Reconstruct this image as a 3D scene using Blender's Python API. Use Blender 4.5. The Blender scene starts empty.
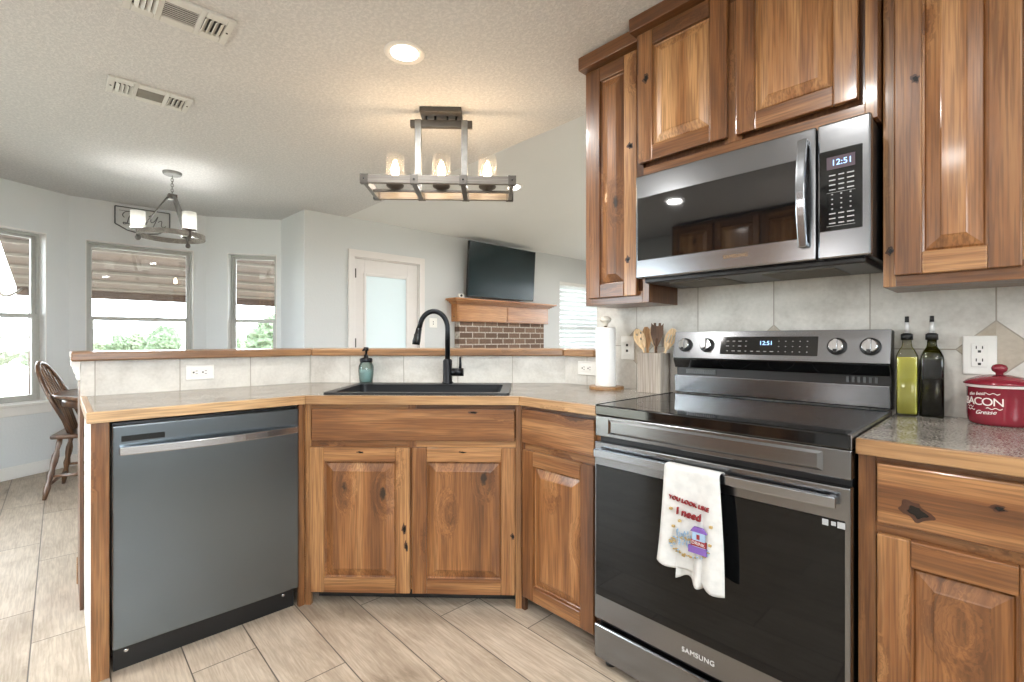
import bpy, bmesh, math, random
from mathutils import Vector, Matrix
random.seed(7)
S = bpy.context.scene
COL = S.collection
PI = math.pi
R = math.radians

# ---------------------------------------------------------------- camera, world, exposure
cam = bpy.data.cameras.new('camera'); co = bpy.data.objects.new('camera', cam); COL.objects.link(co)
co.location = (0, 0, 1.1577); co.rotation_euler = (R(90), 0, R(46.809))
cam.sensor_width = 36; cam.lens = 476.09 / 1024 * 36
cam.shift_x = (512 - 506.655) / 1024; cam.shift_y = (339.347 - 341) / 1024
cam.clip_start = 0.02; cam.clip_end = 300
S.camera = co

w = bpy.data.worlds.new('world'); S.world = w; w.use_nodes = True
wn = w.node_tree; wn.nodes.clear()
wo = wn.nodes.new('ShaderNodeOutputWorld'); wb = wn.nodes.new('ShaderNodeBackground')
wb.inputs['Color'].default_value = (0.88, 0.95, 1.0, 1); wb.inputs['Strength'].default_value = 14.0
wn.links.new(wb.outputs[0], wo.inputs[0])
sun = bpy.data.lights.new('sun', 'SUN'); sun.energy = 2.0; sun.angle = R(12); sun.color = (1, .95, .88)
so = bpy.data.objects.new('sun', sun); COL.objects.link(so); so.rotation_euler = (R(40), 0, R(150))
S.view_settings.view_transform = 'Standard'; S.view_settings.look = 'None'
S.view_settings.exposure = 0.3; S.view_settings.gamma = 1; S.view_settings.use_curve_mapping = False
S.cycles.max_bounces = 8; S.cycles.diffuse_bounces = 5; S.cycles.transparent_max_bounces = 12
S.cycles.sample_clamp_indirect = 4.0; S.cycles.caustics_reflective = False; S.cycles.caustics_refractive = False
CAN_POWER = 13.0
FILL_GLOBE = 21.0

# ---------------------------------------------------------------- node helpers
def srgb(r, g, b):
    f = lambda c: (c / 255 / 12.92) if c / 255 <= .04045 else ((c / 255 + .055) / 1.055) ** 2.4
    return (f(r), f(g), f(b), 1)
class NT:
    def __init__(s, name):
        s.m = bpy.data.materials.new(name); s.m.use_nodes = True; s.t = s.m.node_tree; s.t.nodes.clear()
        s.out = s.n('ShaderNodeOutputMaterial'); s.b = s.n('ShaderNodeBsdfPrincipled'); s.l(s.b.outputs[0], s.out.inputs[0])
    def n(s, t): return s.t.nodes.new(t)
    def l(s, a, b): s.t.links.new(a, b)
    def put(s, sock, v):
        if isinstance(v, bpy.types.NodeSocket): s.l(v, sock)
        elif v is not None: sock.default_value = v
    def math(s, op, a, b=None, c=None, clamp=False):
        n = s.n('ShaderNodeMath'); n.operation = op; n.use_clamp = clamp
        for i, v in enumerate((a, b, c)): s.put(n.inputs[i], v)
        return n.outputs[0]
    def vm(s, op, a, b=None):
        n = s.n('ShaderNodeVectorMath'); n.operation = op; s.put(n.inputs[0], a); s.put(n.inputs[1], b); return n.outputs[0]
    def sep(s, v):
        n = s.n('ShaderNodeSeparateXYZ'); s.l(v, n.inputs[0]); return n.outputs
    def comb(s, x=0., y=0., z=0.):
        n = s.n('ShaderNodeCombineXYZ')
        for i, v in enumerate((x, y, z)): s.put(n.inputs[i], v)
        return n.outputs[0]
    def obj(s): return s.n('ShaderNodeTexCoord').outputs['Object']
    def noise(s, vec, scale=5, detail=3, rough=.5, dist=0., out=0):
        n = s.n('ShaderNodeTexNoise'); s.put(n.inputs['Vector'], vec); n.inputs['Scale'].default_value = scale
        n.inputs['Detail'].default_value = detail; n.inputs['Roughness'].default_value = rough; n.inputs['Distortion'].default_value = dist
        return n.outputs[out]
    def white(s, vec):
        n = s.n('ShaderNodeTexWhiteNoise'); n.noise_dimensions = '3D'; s.l(vec, n.inputs['Vector']); return n.outputs['Value']
    def ramp(s, f, stops):
        n = s.n('ShaderNodeValToRGB'); e = n.color_ramp.elements
        while len(e) < len(stops): e.new(.5)
        for k, (p, c) in enumerate(stops): e[k].position = p; e[k].color = c
        s.put(n.inputs[0], f); return n.outputs[0]
    def maprange(s, v, a, b, c=0., d=1., smooth=True):
        n = s.n('ShaderNodeMapRange'); n.interpolation_type = 'SMOOTHSTEP' if smooth else 'LINEAR'
        for i, x in enumerate((v, a, b, c, d)): s.put(n.inputs[i], x)
        return n.outputs[0]
    def mix(s, f, a, b, mode='MIX'):
        n = s.n('ShaderNodeMix'); n.data_type = 'RGBA'; n.blend_type = mode
        s.put(n.inputs[0], f); s.put(n.inputs[6], a); s.put(n.inputs[7], b); return n.outputs[2]
    def bump(s, h, strength=.2, dist=.01):
        n = s.n('ShaderNodeBump'); n.inputs['Strength'].default_value = strength; n.inputs['Distance'].default_value = dist
        s.l(h, n.inputs['Height']); s.l(n.outputs[0], s.b.inputs['Normal'])
    def set(s, color=None, rough=None, metal=None, **k):
        for nm, v in (('Base Color', color), ('Roughness', rough), ('Metallic', metal)):
            if v is not None: s.put(s.b.inputs[nm], v)
        for nm, v in k.items(): s.put(s.b.inputs[nm.replace('_', ' ')], v)
        return s.m

def plain(name, c, rough=.5, metal=0., var=.06, scale=30, **k):
    t = NT(name); v = t.noise(t.obj(), scale, 3)
    lo = tuple(x * (1 - var) for x in c[:3]) + (1,); hi = tuple(min(1, x * (1 + var)) for x in c[:3]) + (1,)
    return t.set(t.ramp(v, [(.3, lo), (.7, hi)]), rough, metal, **k)

def wood(name, axis, dark, mid, light, rough=.3, knots=.52, scale=1., contrast=1., coat=.35):
    """knotty varnished board; the grain runs along local AXIS, every board (mesh island) has its own figure"""
    t = NT(name)
    isl = t.n('ShaderNodeNewGeometry').outputs['Random Per Island']; ob = t.n('ShaderNodeObjectInfo').outputs['Random']
    off = t.comb(t.math('MULTIPLY', isl, 17.3), t.math('MULTIPLY', ob, 11.1), t.math('ADD', t.math('MULTIPLY', isl, 31.7), t.math('MULTIPLY', ob, 23.)))
    p = t.vm('ADD', t.obj(), off)
    long_ = {'x': (.14, 1, 1), 'y': (1, .14, 1), 'z': (1, 1, .14)}[axis]; fine = tuple(.055 if q < 1 else 1 for q in long_)
    mid_ = {'x': (.5, 1, 1), 'y': (1, .5, 1), 'z': (1, 1, .5)}[axis]
    vo = t.n('ShaderNodeTexVoronoi'); vo.inputs['Scale'].default_value = 6.5 * scale
    t.l(t.vm('MULTIPLY', p, mid_), vo.inputs['Vector'])
    sel = t.math('GREATER_THAN', t.sep(vo.outputs['Color'])[0], knots)
    d = vo.outputs['Distance']
    wob = t.math('MULTIPLY', t.math('SUBTRACT', t.noise(p, 60, 2), .5), .10)
    dd = t.math('ADD', d, wob)
    knot = t.math('MULTIPLY', sel, t.maprange(dd, .12, .05))
    halo = t.math('MULTIPLY', sel, t.maprange(dd, .42, .06))
    warp = t.vm('SCALE', t.comb(1, 1, 1)); warp.node.inputs['Scale'].default_value = 0
    t.l(t.math('MULTIPLY', halo, .05), warp.node.inputs['Scale'])
    p2 = t.vm('ADD', p, warp)
    g1 = t.noise(t.vm('MULTIPLY', p2, fine), 19 * scale, 5, .58, .35)
    g2 = t.noise(t.vm('MULTIPLY', p2, tuple(.03 if q < 1 else 1 for q in long_)), 190, 2, .5)
    big = t.noise(t.vm('MULTIPLY', p, long_), 4.5 * scale, 2, .5, .4)
    f = t.math('ADD', t.math('MULTIPLY', g1, .58), t.math('MULTIPLY', big, .42))
    f = t.math('ADD', f, t.math('MULTIPLY', t.math('SUBTRACT', t.math('FRACT', t.math('ADD', t.math('MULTIPLY', isl, 3.), t.math('MULTIPLY', ob, 7.3))), .44), .14))
    f = t.math('SUBTRACT', f, t.math('MULTIPLY', halo, .07))
    k = .17 / contrast
    c = t.ramp(f, [(.5 - k, dark), (.5, mid), (.5 + k, light)])
    c = t.mix(t.maprange(g2, .40, .64, .0, .42), c, tuple(x * .55 for x in dark[:3]) + (1,))
    c = t.mix(t.math('MULTIPLY', knot, .93), c, (.012, .007, .004, 1))
    t.bump(g2, .08, .003)
    return t.set(c, t.maprange(g1, .3, .7, rough, rough + .1), None, Coat_Weight=coat, Coat_Roughness=.12)

HICK = (srgb(74, 43, 23), srgb(130, 84, 46), srgb(184, 136, 88))
M = {}
M['wood_v'] = wood('stained_knotty_wood_upright', 'z', *HICK)
M['wood_p'] = wood('stained_knotty_wood_panel', 'z', srgb(92, 56, 31), srgb(152, 102, 59), srgb(200, 152, 102))
M['wood_h'] = wood('stained_knotty_wood_level', 'x', *HICK)
M['wood_y'] = wood('stained_knotty_wood_deep', 'y', *HICK)
EDGE = (srgb(136, 98, 62), srgb(182, 142, 98), srgb(208, 172, 126))
M['edge'] = wood('counter_edge_wood', 'x', *EDGE, knots=.85)
M['ledge'] = wood('bar_ledge_wood', 'x', srgb(112, 78, 50), srgb(164, 122, 82), srgb(196, 156, 112), knots=.84)
M['crown'] = wood('dark_crown_wood', 'x', srgb(78, 46, 25), srgb(116, 74, 43), srgb(142, 98, 60), knots=.9)
M['mantel'] = wood('mantel_oak', 'x', srgb(138, 88, 46), srgb(172, 116, 66), srgb(196, 142, 88), knots=.9)
M['chairwood'] = wood('dark_oak_chair', 'z', srgb(56, 37, 24), srgb(90, 61, 40), srgb(120, 86, 58), knots=.97)
M['disc'] = wood('live_edge_disc_wood', 'x', srgb(120, 84, 48), srgb(166, 124, 78), srgb(196, 156, 108), knots=.95)
M['spoon'] = wood('pale_beech', 'z', srgb(214, 178, 132), srgb(236, 206, 164), srgb(244, 222, 188), rough=.5, knots=.99, coat=0.)
M['spoon2'] = wood('olive_wood', 'z', srgb(150, 104, 64), srgb(186, 138, 92), srgb(206, 164, 118), rough=.5, knots=.99, coat=0.)
M['spoon3'] = wood('walnut_wood', 'z', srgb(58, 38, 26), srgb(84, 58, 40), srgb(108, 78, 56), rough=.5, knots=.99, coat=0.)
M['crock'] = wood('weathered_grey_wood', 'z', srgb(110, 100, 92), srgb(158, 146, 134), srgb(186, 176, 164), rough=.6, knots=.95, coat=0.)
M['lampwood'] = wood('grey_washed_wood', 'x', srgb(84, 80, 75), srgb(122, 117, 111), srgb(154, 149, 143), rough=.6, knots=.95, coat=0.)
M['patio'] = wood('brown_patio_boards', 'y', srgb(40, 27, 18), srgb(56, 39, 27), srgb(70, 51, 36), rough=.8, knots=.97, coat=0.)
M['panelboard'] = wood('dark_side_board', 'z', srgb(70, 42, 26), srgb(100, 64, 42), srgb(126, 86, 56), knots=.9)

def steel(name, c, rough, axis='x', metal=1.):
    t = NT(name); sc = {'x': (2, 300, 300), 'z': (300, 300, 2)}[axis]
    g = t.noise(t.vm('MULTIPLY', t.obj(), sc), 1, 2, .5)
    lo = tuple(x * .97 for x in c[:3]) + (1,)
    return t.set(t.ramp(g, [(.3, lo), (.7, c)]), t.maprange(g, .3, .7, rough, rough + .02), metal)
M['steel'] = steel('black_stainless', srgb(134, 136, 139), .2)
M['steel_dw'] = steel('brushed_stainless', srgb(116, 124, 130), .24)
M['steel_lt'] = steel('bright_stainless', srgb(200, 202, 206), .2)
M['steel_hd'] = steel('handle_stainless', srgb(160, 165, 171), .2)
M['chrome'] = plain('chrome', srgb(215, 217, 220), .08, 1., .02)
M['iron'] = plain('matte_black_metal', srgb(30, 32, 36), .32, .6)
M['black'] = plain('black_plastic', srgb(16, 17, 19), .35)
M['black_gloss'] = plain('black_ceramic_glass', srgb(12, 13, 14), .05, 0., .03, IOR=1.6)
M['micro_glass'] = plain('mirrored_microwave_glass', srgb(12, 12, 13), .03, 0., .03, IOR=1.85)
M['door_glass'] = plain('smoked_oven_glass', srgb(14, 15, 16), .04, 0., .03, IOR=1.38)
M['ring'] = plain('burner_print', srgb(86, 88, 90), .25)
M['sinkblack'] = plain('black_granite_composite', srgb(34, 36, 39), .38, 0., .25, 400)
M['white'] = plain('white_plastic', srgb(236, 235, 230), .35, 0., .01)
M['slot'] = plain('dark_slots', srgb(40, 38, 36), .6)
M['trimwhite'] = plain('white_trim_paint', srgb(232, 231, 228), .4, 0., .01)
M['doorwhite'] = plain('white_door_paint', srgb(222, 218, 216), .4, 0., .01)
M['ventwhite'] = plain('white_vent_paint', srgb(210, 210, 206), .5, 0., .02)
M['ventgrey'] = plain('vent_filter_grey', srgb(120, 116, 108), .8)
M['winframe'] = plain('window_frame_grey', srgb(190, 191, 187), .5, 0., .03)
M['grey_lamp'] = plain('aged_grey_metal', srgb(128, 128, 126), .45, .5, .15)
M['dark_lamp'] = plain('dark_pewter', srgb(86, 82, 78), .45, .3)
M['paper'] = plain('paper_towel', srgb(244, 244, 242), .9, 0., .02, 200)
M['ceramic'] = plain('glazed_ceramic', srgb(225, 220, 208), .25)
M['red'] = plain('red_enamel', srgb(128, 38, 51), .18, 0., .04, 8)
M['print'] = plain('white_print', srgb(236, 226, 222), .4, 0., .02)
M['greyprint'] = plain('grey_key_print', srgb(170, 172, 174), .4, 0., .02)
M['logo'] = plain('silver_logo', srgb(222, 222, 222), .3, .2, .02)
M['logo_dim'] = plain('bronze_logo', srgb(150, 120, 84), .35, .4, .02)
M['tv'] = plain('tv_screen', srgb(16, 34, 37), .16, 0., .02)
M['cloth'] = None
M['stitch_red'] = plain('dark_red_thread', srgb(136, 34, 40), .8)
M['stitch_purple'] = plain('purple_thread', srgb(116, 84, 158), .8)
M['stitch_blue'] = plain('pale_blue_thread', srgb(150, 178, 204), .8)
M['stitch_gold'] = plain('ochre_thread', srgb(176, 150, 96), .8)
M['signwhite'] = plain('sign_board_white', srgb(205, 208, 208), .6, 0., .03)
M['signgrey'] = plain('sign_line_grey', srgb(96, 98, 100), .6)
M['leaf'] = plain('foliage_green', srgb(74, 88, 66), .8, 0., .35, 6)
M['leaf2'] = plain('foliage_yellow_green', srgb(88, 98, 76), .8, 0., .35, 6)
M['bark'] = plain('bark', srgb(110, 95, 80), .9)
M['field'] = plain('dry_grass_field', srgb(168, 163, 148), .95, 0., .15, .5)
M['concrete'] = plain('patio_concrete', srgb(200, 196, 188), .9)
M['purlin'] = plain('pale_purlin', srgb(96, 88, 78), .8)
M['liquor'] = plain('dark_vinegar', srgb(14, 12, 10), .1)

def emis(name, c, s):
    t = NT(name); return t.set((0, 0, 0, 1), .5, 0, Emission_Color=c, Emission_Strength=s)
M['lens'] = emis('lit_lens', (1, .96, .9, 1), 9)
M['bulb'] = emis('lit_bulb', (1, .70, .42, 1), 110)
M['bulb_cool'] = emis('lit_bulb_cool', (1, .97, .92, 1), 140)
M['led_blue'] = emis('blue_digits', (.35, .6, 1, 1), 2.2)
M['led_glow'] = emis('clock_window', (.16, .10, .13, 1), .5)

def pane(name, tint, refl=.06):
    t = NT(name); t.t.nodes.remove(t.b); a = t.n('ShaderNodeBsdfTransparent'); a.inputs[0].default_value = tint
    g = t.n('ShaderNodeBsdfGlossy'); g.inputs['Roughness'].default_value = .02
    fr = t.n('ShaderNodeFresnel'); fr.inputs[0].default_value = 1.45
    mx = t.n('ShaderNodeMixShader'); t.l(t.math('ADD', t.math('MULTIPLY', fr.outputs[0], .9), refl - .04, clamp=True), mx.inputs[0])
    t.l(a.outputs[0], mx.inputs[1]); t.l(g.outputs[0], mx.inputs[2]); t.l(mx.outputs[0], t.out.inputs[0]); return t.m
M['pane'] = pane('window_pane', (.97, .98, .98, 1))
M['lampglass'] = pane('clear_lamp_glass', (.97, .95, .92, 1), .12)
M['bottleglass'] = pane('clear_bottle_glass', (.95, .96, .92, 1), .06)
M['darkglass'] = pane('olive_bottle_glass', (.30, .30, .10, 1), .08)
M['tealglass'] = pane('teal_bottle_glass', (.84, .94, .93, 1), .07)
def seeded(name):
    t = NT(name); t.t.nodes.remove(t.b); a = t.n('ShaderNodeBsdfTransparent'); b = t.n('ShaderNodeBsdfTranslucent'); g = t.n('ShaderNodeBsdfGlossy')
    b.inputs[0].default_value = (.95, .93, .9, 1); g.inputs['Roughness'].default_value = .05
    m1 = t.n('ShaderNodeMixShader'); m2 = t.n('ShaderNodeMixShader'); t.l(t.maprange(t.noise(t.obj(), 160, 3, .6), .45, .7, .004, .04), m1.inputs[0]); m2.inputs[0].default_value = .05
    t.l(a.outputs[0], m1.inputs[1]); t.l(b.outputs[0], m1.inputs[2]); t.l(m1.outputs[0], m2.inputs[1]); t.l(g.outputs[0], m2.inputs[2]); t.l(m2.outputs[0], t.out.inputs[0]); return t.m
M['lampglass'] = seeded('seeded_lamp_glass')
def transl(name, c, tr=.5):
    t = NT(name); t.t.nodes.remove(t.b); a = t.n('ShaderNodeBsdfDiffuse'); b = t.n('ShaderNodeBsdfTranslucent')
    a.inputs[0].default_value = c; b.inputs[0].default_value = c; mx = t.n('ShaderNodeMixShader'); mx.inputs[0].default_value = tr
    t.l(a.outputs[0], mx.inputs[1]); t.l(b.outputs[0], mx.inputs[2]); t.l(mx.outputs[0], t.out.inputs[0]); return t.m
M['frost'] = transl('frosted_white_glass', (.62, .66, .66, 1), .42)
M['slat'] = transl('white_blind_slat', (.88, .9, .9, 1), .45)
M['shade'] = transl('white_seeded_glass', (.95, .95, .93, 1), .6)
M['oil'] = plain('olive_oil', srgb(212, 206, 92), .15, 0., .03)
M['soap'] = transl('pale_soap', srgb(206, 228, 226), .3)

def mk_wall(name, c, tex=.25):
    t = NT(name); p = t.obj(); n = t.noise(p, 55, 4, .6); v = t.noise(p, 1.2, 2)
    t.bump(n, tex, .006)
    return t.set(t.mix(t.maprange(v, .3, .7, 0, 1), tuple(x * .97 for x in c[:3]) + (1,), c), .75)
M['wall'] = mk_wall('pale_blue_grey_paint', srgb(220, 224, 226))
M['wall_lr'] = mk_wall('pale_grey_paint', srgb(205, 208, 209))
M['vault'] = mk_wall('living_ceiling_paint', srgb(228, 230, 230), .1)
def mk_ceiling():
    t = NT('knockdown_ceiling'); p = t.obj(); n = t.noise(p, 70, 5, .62, .6); m = t.maprange(n, .40, .64)
    t.bump(m, .4, .003)
    return t.set(t.mix(m, srgb(200, 201, 202), srgb(216, 216, 216)), .9)
M['ceiling'] = mk_ceiling()
def mk_floor():
    t = NT('wood_look_plank_tile'); x, y, z = t.sep(t.obj())
    fy = t.math('DIVIDE', t.math('ADD', y, .08), .2067); row = t.math('FLOOR', fy); vy = t.math('FRACT', fy)
    u = t.math('DIVIDE', t.math('SUBTRACT', t.math('SUBTRACT', x, .2), t.math('MULTIPLY', row, .3067)), .92)
    col = t.math('FLOOR', u); vx = t.math('FRACT', u)
    ex = t.math('MULTIPLY', t.math('MINIMUM', vx, t.math('SUBTRACT', 1., vx)), .92)
    ey = t.math('MULTIPLY', t.math('MINIMUM', vy, t.math('SUBTRACT', 1., vy)), .2067)
    e = t.math('MINIMUM', ex, ey); g = t.maprange(e, .0028, .0014)
    idv = t.comb(row, col, 3.); r = t.white(idv)
    off = t.comb(t.math('MULTIPLY', r, 37.), t.math('MULTIPLY', r, 19.), 0.)
    p = t.vm('ADD', t.comb(t.math('MULTIPLY', x, .16), y, 0.), off)
    n1 = t.noise(p, 22, 6, .68, 1.1); n2 = t.noise(t.vm('MULTIPLY', p, (.4, 1, 1)), 130, 2); n3 = t.noise(t.vm('ADD', t.obj(), off), 5, 3)
    f = t.math('ADD', t.math('MULTIPLY', n1, .6), t.math('ADD', t.math('MULTIPLY', n3, .3), t.math('MULTIPLY', r, .12)))
    c = t.ramp(f, [(.28, srgb(122, 108, 92)), (.42, srgb(168, 153, 135)), (.58, srgb(196, 182, 164)), (.8, srgb(212, 201, 186))])
    c = t.mix(t.maprange(n2, .4, .62, 0., .28), c, srgb(128, 112, 96))
    c = t.mix(g, c, srgb(88, 80, 72))
    t.bump(t.math('SUBTRACT', t.math('MULTIPLY', n2, .3), g), .25, .004)
    return t.set(c, .38)
M['floor'] = mk_floor()
def mk_tile(name, off, sp, z0, zsp, diamonds=False):
    """large pale stone tile; joints at OFF + k*SP along local x and at Z0 + k*ZSP"""
    t = NT(name); x, y, z = t.sep(t.obj())
    fx = t.math('DIVIDE', t.math('SUBTRACT', x, off), sp); fz = t.math('DIVIDE', t.math('SUBTRACT', z, z0), zsp)
    cx, cz = t.math('FLOOR', fx), t.math('FLOOR', fz); vx, vz = t.math('FRACT', fx), t.math('FRACT', fz)
    ex = t.math('MULTIPLY', t.math('MINIMUM', vx, t.math('SUBTRACT', 1., vx)), sp)
    ez = t.math('MULTIPLY', t.math('MINIMUM', vz, t.math('SUBTRACT', 1., vz)), zsp)
    e = t.math('MINIMUM', ex, ez)
    r = t.white(t.comb(cx, cz, off)); p = t.vm('ADD', t.obj(), t.comb(t.math('MULTIPLY', r, 9.), 0., t.math('MULTIPLY', r, 5.)))
    n = t.noise(p, 7, 5, .6, .5); n2 = t.noise(p, 80, 3)
    f = t.math('ADD', t.math('MULTIPLY', n, .75), t.math('MULTIPLY', n2, .25))
    c = t.ramp(f, [(.34, srgb(190, 186, 178)), (.5, srgb(208, 205, 198)), (.66, srgb(222, 219, 212))])
    g = t.maprange(e, .0026, .0012)
    if diamonds:
        mx = t.math('DIVIDE', t.math('SUBTRACT', x, off), 2 * sp); mx = t.math('ABSOLUTE', t.math('MULTIPLY', t.math('SUBTRACT', mx, t.math('ROUND', mx)), 2 * sp))
        dm = t.math('ADD', mx, t.math('ABSOLUTE', t.math('SUBTRACT', z, z0)))
        ins = t.math('LESS_THAN', dm, .088)
        c = t.mix(ins, c, t.ramp(f, [(.34, srgb(166, 154, 138)), (.66, srgb(196, 186, 170))]))
        gd = t.maprange(t.math('ABSOLUTE', t.math('SUBTRACT', dm, .088)), .0032, .0018)
        g = t.math('MAXIMUM', t.math('MULTIPLY', g, t.math('SUBTRACT', 1., ins)), gd)
    c = t.mix(g, c, srgb(160, 153, 141))
    t.bump(t.math('SUBTRACT', 1., g), .3, .003)
    return t.set(c, .42)
def mk_counter(name, a, b, c_, rough):
    t = NT(name); p = t.obj(); n = t.noise(p, 190, 2, .8); n2 = t.noise(p, 300, 2, .6); n3 = t.noise(p, 8, 3)
    c = t.ramp(t.math('ADD', t.math('MULTIPLY', n, .8), t.math('MULTIPLY', n3, .2)), [(.42, a), (.5, b), (.58, c_)])
    c = t.mix(t.maprange(n2, .60, .68, 0, .6), c, srgb(70, 64, 58))
    return t.set(c, rough)
M['counter'] = mk_counter('speckled_laminate', srgb(84, 79, 73), srgb(134, 128, 120), srgb(188, 183, 175), .17)
def mk_brick():
    t = NT('brown_brick'); br = t.n('ShaderNodeTexBrick'); x, y, z = t.sep(t.obj()); t.l(t.comb(x, z, 0.), br.inputs['Vector'])
    br.inputs['Color1'].default_value = srgb(92, 72, 60); br.inputs['Color2'].default_value = srgb(128, 104, 88); br.inputs['Mortar'].default_value = srgb(190, 182, 172)
    br.inputs['Scale'].default_value = 1; br.inputs['Brick Width'].default_value = .215; br.inputs['Row Height'].default_value = .078; br.inputs['Mortar Size'].default_value = .008
    n = t.noise(t.obj(), 40, 4); t.bump(br.outputs['Fac'], -.5, .01)
    return t.set(t.mix(t.maprange(n, .3, .7, 0, .5), br.outputs['Color'], srgb(80, 62, 52)), .9)
M['brick'] = mk_brick()
def mk_cloth():
    t = NT('white_cotton'); x, y, z = t.sep(t.obj()); n = t.noise(t.obj(), 35, 3)
    t.bump(n, .25, .004); return t.set(t.ramp(n, [(.3, srgb(196, 197, 196)), (.7, srgb(212, 212, 210))]), .95)
M['cloth'] = mk_cloth()

# ---------------------------------------------------------------- mesh helpers
class MB:
    def __init__(s): s.bm = bmesh.new(); s.slots = []
    def mi(s, m):
        if m not in s.slots: s.slots.append(m)
        return s.slots.index(m)
    def box(s, x0, x1, y0, y1, z0, z1, m='wood_v', mat=None):
        vs = [s.bm.verts.new(Vector(p)) for p in ((x0, y0, z0), (x1, y0, z0), (x1, y1, z0), (x0, y1, z0), (x0, y0, z1), (x1, y0, z1), (x1, y1, z1), (x0, y1, z1))]
        if mat: [setattr(v, 'co', mat @ v.co) for v in vs]
        i = s.mi(m)
        for f in ((3, 2, 1, 0), (4, 5, 6, 7), (0, 1, 5, 4), (1, 2, 6, 5), (2, 3, 7, 6), (3, 0, 4, 7)): s.bm.faces.new([vs[k] for k in f]).material_index = i
        return s
    def face(s, pts, m, smooth=False):
        f = s.bm.faces.new([s.bm.verts.new(Vector(p)) for p in pts]); f.material_index = s.mi(m); f.smooth = smooth; return s
    def prism(s, pts, z0, z1, m, mat=None, holes=()):
        """outline pts in the xy plane pulled from z0 to z1 (mat moves it afterwards)"""
        i = s.mi(m); mat = mat or Matrix(); loops = []
        area = sum(a[0] * b[1] - b[0] * a[1] for a, b in zip(pts, list(pts[1:]) + [pts[0]]))
        pts = list(pts) if area > 0 else list(pts)[::-1]
        for lp in [pts] + [list(h)[::-1] if sum(a[0] * b[1] - b[0] * a[1] for a, b in zip(h, list(h[1:]) + [h[0]])) > 0 else list(h) for h in holes]:
            lo = [s.bm.verts.new(mat @ Vector((x, y, z0))) for x, y in lp]; hi = [s.bm.verts.new(mat @ Vector((x, y, z1))) for x, y in lp]
            for k in range(len(lp)):
                q = (k + 1) % len(lp); f = s.bm.faces.new((lo[k], lo[q], hi[q], hi[k])); f.material_index = i
            loops.append((lo, hi))
        if not holes:
            s.bm.faces.new(loops[0][0][::-1]).material_index = i; s.bm.faces.new(loops[0][1]).material_index = i
        else:
            for side, flip in ((0, True), (1, False)):
                ed = []
                for lp in loops:
                    l = lp[side]
                    for k in range(len(l)):
                        e = s.bm.edges.get((l[k], l[(k + 1) % len(l)])) or s.bm.edges.new((l[k], l[(k + 1) % len(l)])); ed.append(e)
                r = bmesh.ops.triangle_fill(s.bm, edges=ed, use_beauty=True, normal=Vector((0, 0, -1 if flip else 1)))
                for f in r['geom']:
                    if isinstance(f, bmesh.types.BMFace): f.material_index = i
        return s
    def lathe(s, prof, m, n=28, mat=None, cap=True, smooth=True, sx=1., sy=1.):
        """prof: (radius, z) from bottom to top about local z"""
        i = s.mi(m); mat = mat or Matrix(); rings = []
        for r, z in prof:
            rings.append([s.bm.verts.new(mat @ Vector((r * sx * math.cos(2 * PI * k / n), r * sy * math.sin(2 * PI * k / n), z))) for k in range(n)])
        for a, b in zip(rings, rings[1:]):
            for k in range(n):
                f = s.bm.faces.new((a[k], a[(k + 1) % n], b[(k + 1) % n], b[k])); f.material_index = i; f.smooth = smooth
        if cap:
            f = s.bm.faces.new(rings[0][::-1]); f.material_index = i; f = s.bm.faces.new(rings[-1]); f.material_index = i
        return s
    def tube(s, pts, r, m, n=10, caps=True, flat=None):
        """a pipe along pts; r a number or a list; flat=(w,h) gives an oblong section"""
        i = s.mi(m); pts = [Vector(p) for p in pts]; rings = []; up = None
        for k, p in enumerate(pts):
            d = (pts[min(k + 1, len(pts) - 1)] - pts[max(k - 1, 0)]).normalized()
            if up is None: up = Vector((0, 0, 1)) if abs(d.z) < .9 else Vector((0, 1, 0))
            sd = d.cross(up).normalized(); up = sd.cross(d).normalized(); rr = r[k] if isinstance(r, (list, tuple)) else r
            a, b = (rr * flat[0], rr * flat[1]) if flat else (rr, rr)
            rings.append([s.bm.verts.new(p + sd * math.cos(2 * PI * q / n) * a + up * math.sin(2 * PI * q / n) * b) for q in range(n)])
        for a, b in zip(rings, rings[1:]):
            for q in range(n):
                f = s.bm.faces.new((a[q], a[(q + 1) % n], b[(q + 1) % n], b[q])); f.material_index = i; f.smooth = True
        if caps: s.bm.faces.new(rings[0][::-1]).material_index = i; s.bm.faces.new(rings[-1]).material_index = i
        return s
    def build(s, name, parent=None, bevel=0., seg=2, label=None):
        bmesh.ops.recalc_face_normals(s.bm, faces=s.bm.faces)
        me = bpy.data.meshes.new(name); s.bm.to_mesh(me); s.bm.free()
        for m in s.slots: me.materials.append(M[m])
        o = bpy.data.objects.new(name, me); COL.objects.link(o)
        if parent: o.parent = parent
        if bevel:
            b = o.modifiers.new('edge', 'BEVEL'); b.width = bevel; b.segments = seg; b.limit_method = 'ANGLE'; b.angle_limit = R(40); b.harden_normals = False
        if label: o['label'] = label
        return o
def tag(o, label, cat, group=None, kind=None):
    o['label'] = label; o['category'] = cat
    if group: o['group'] = group
    if kind: o['kind'] = kind
    return o
def thing(name, loc, rot, label, cat, group=None, kind=None):
    o = bpy.data.objects.new(name, None); COL.objects.link(o); o.location = loc; o.rotation_euler = (0, 0, R(rot)); o.empty_display_size = .1
    return tag(o, label, cat, group, kind)
def copy_tree(o, parent=None):
    c = o.copy(); COL.objects.link(c); c.parent = parent
    for ch in [q for q in bpy.data.objects if q.parent == o]: copy_tree(ch, c)
    return c
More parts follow.
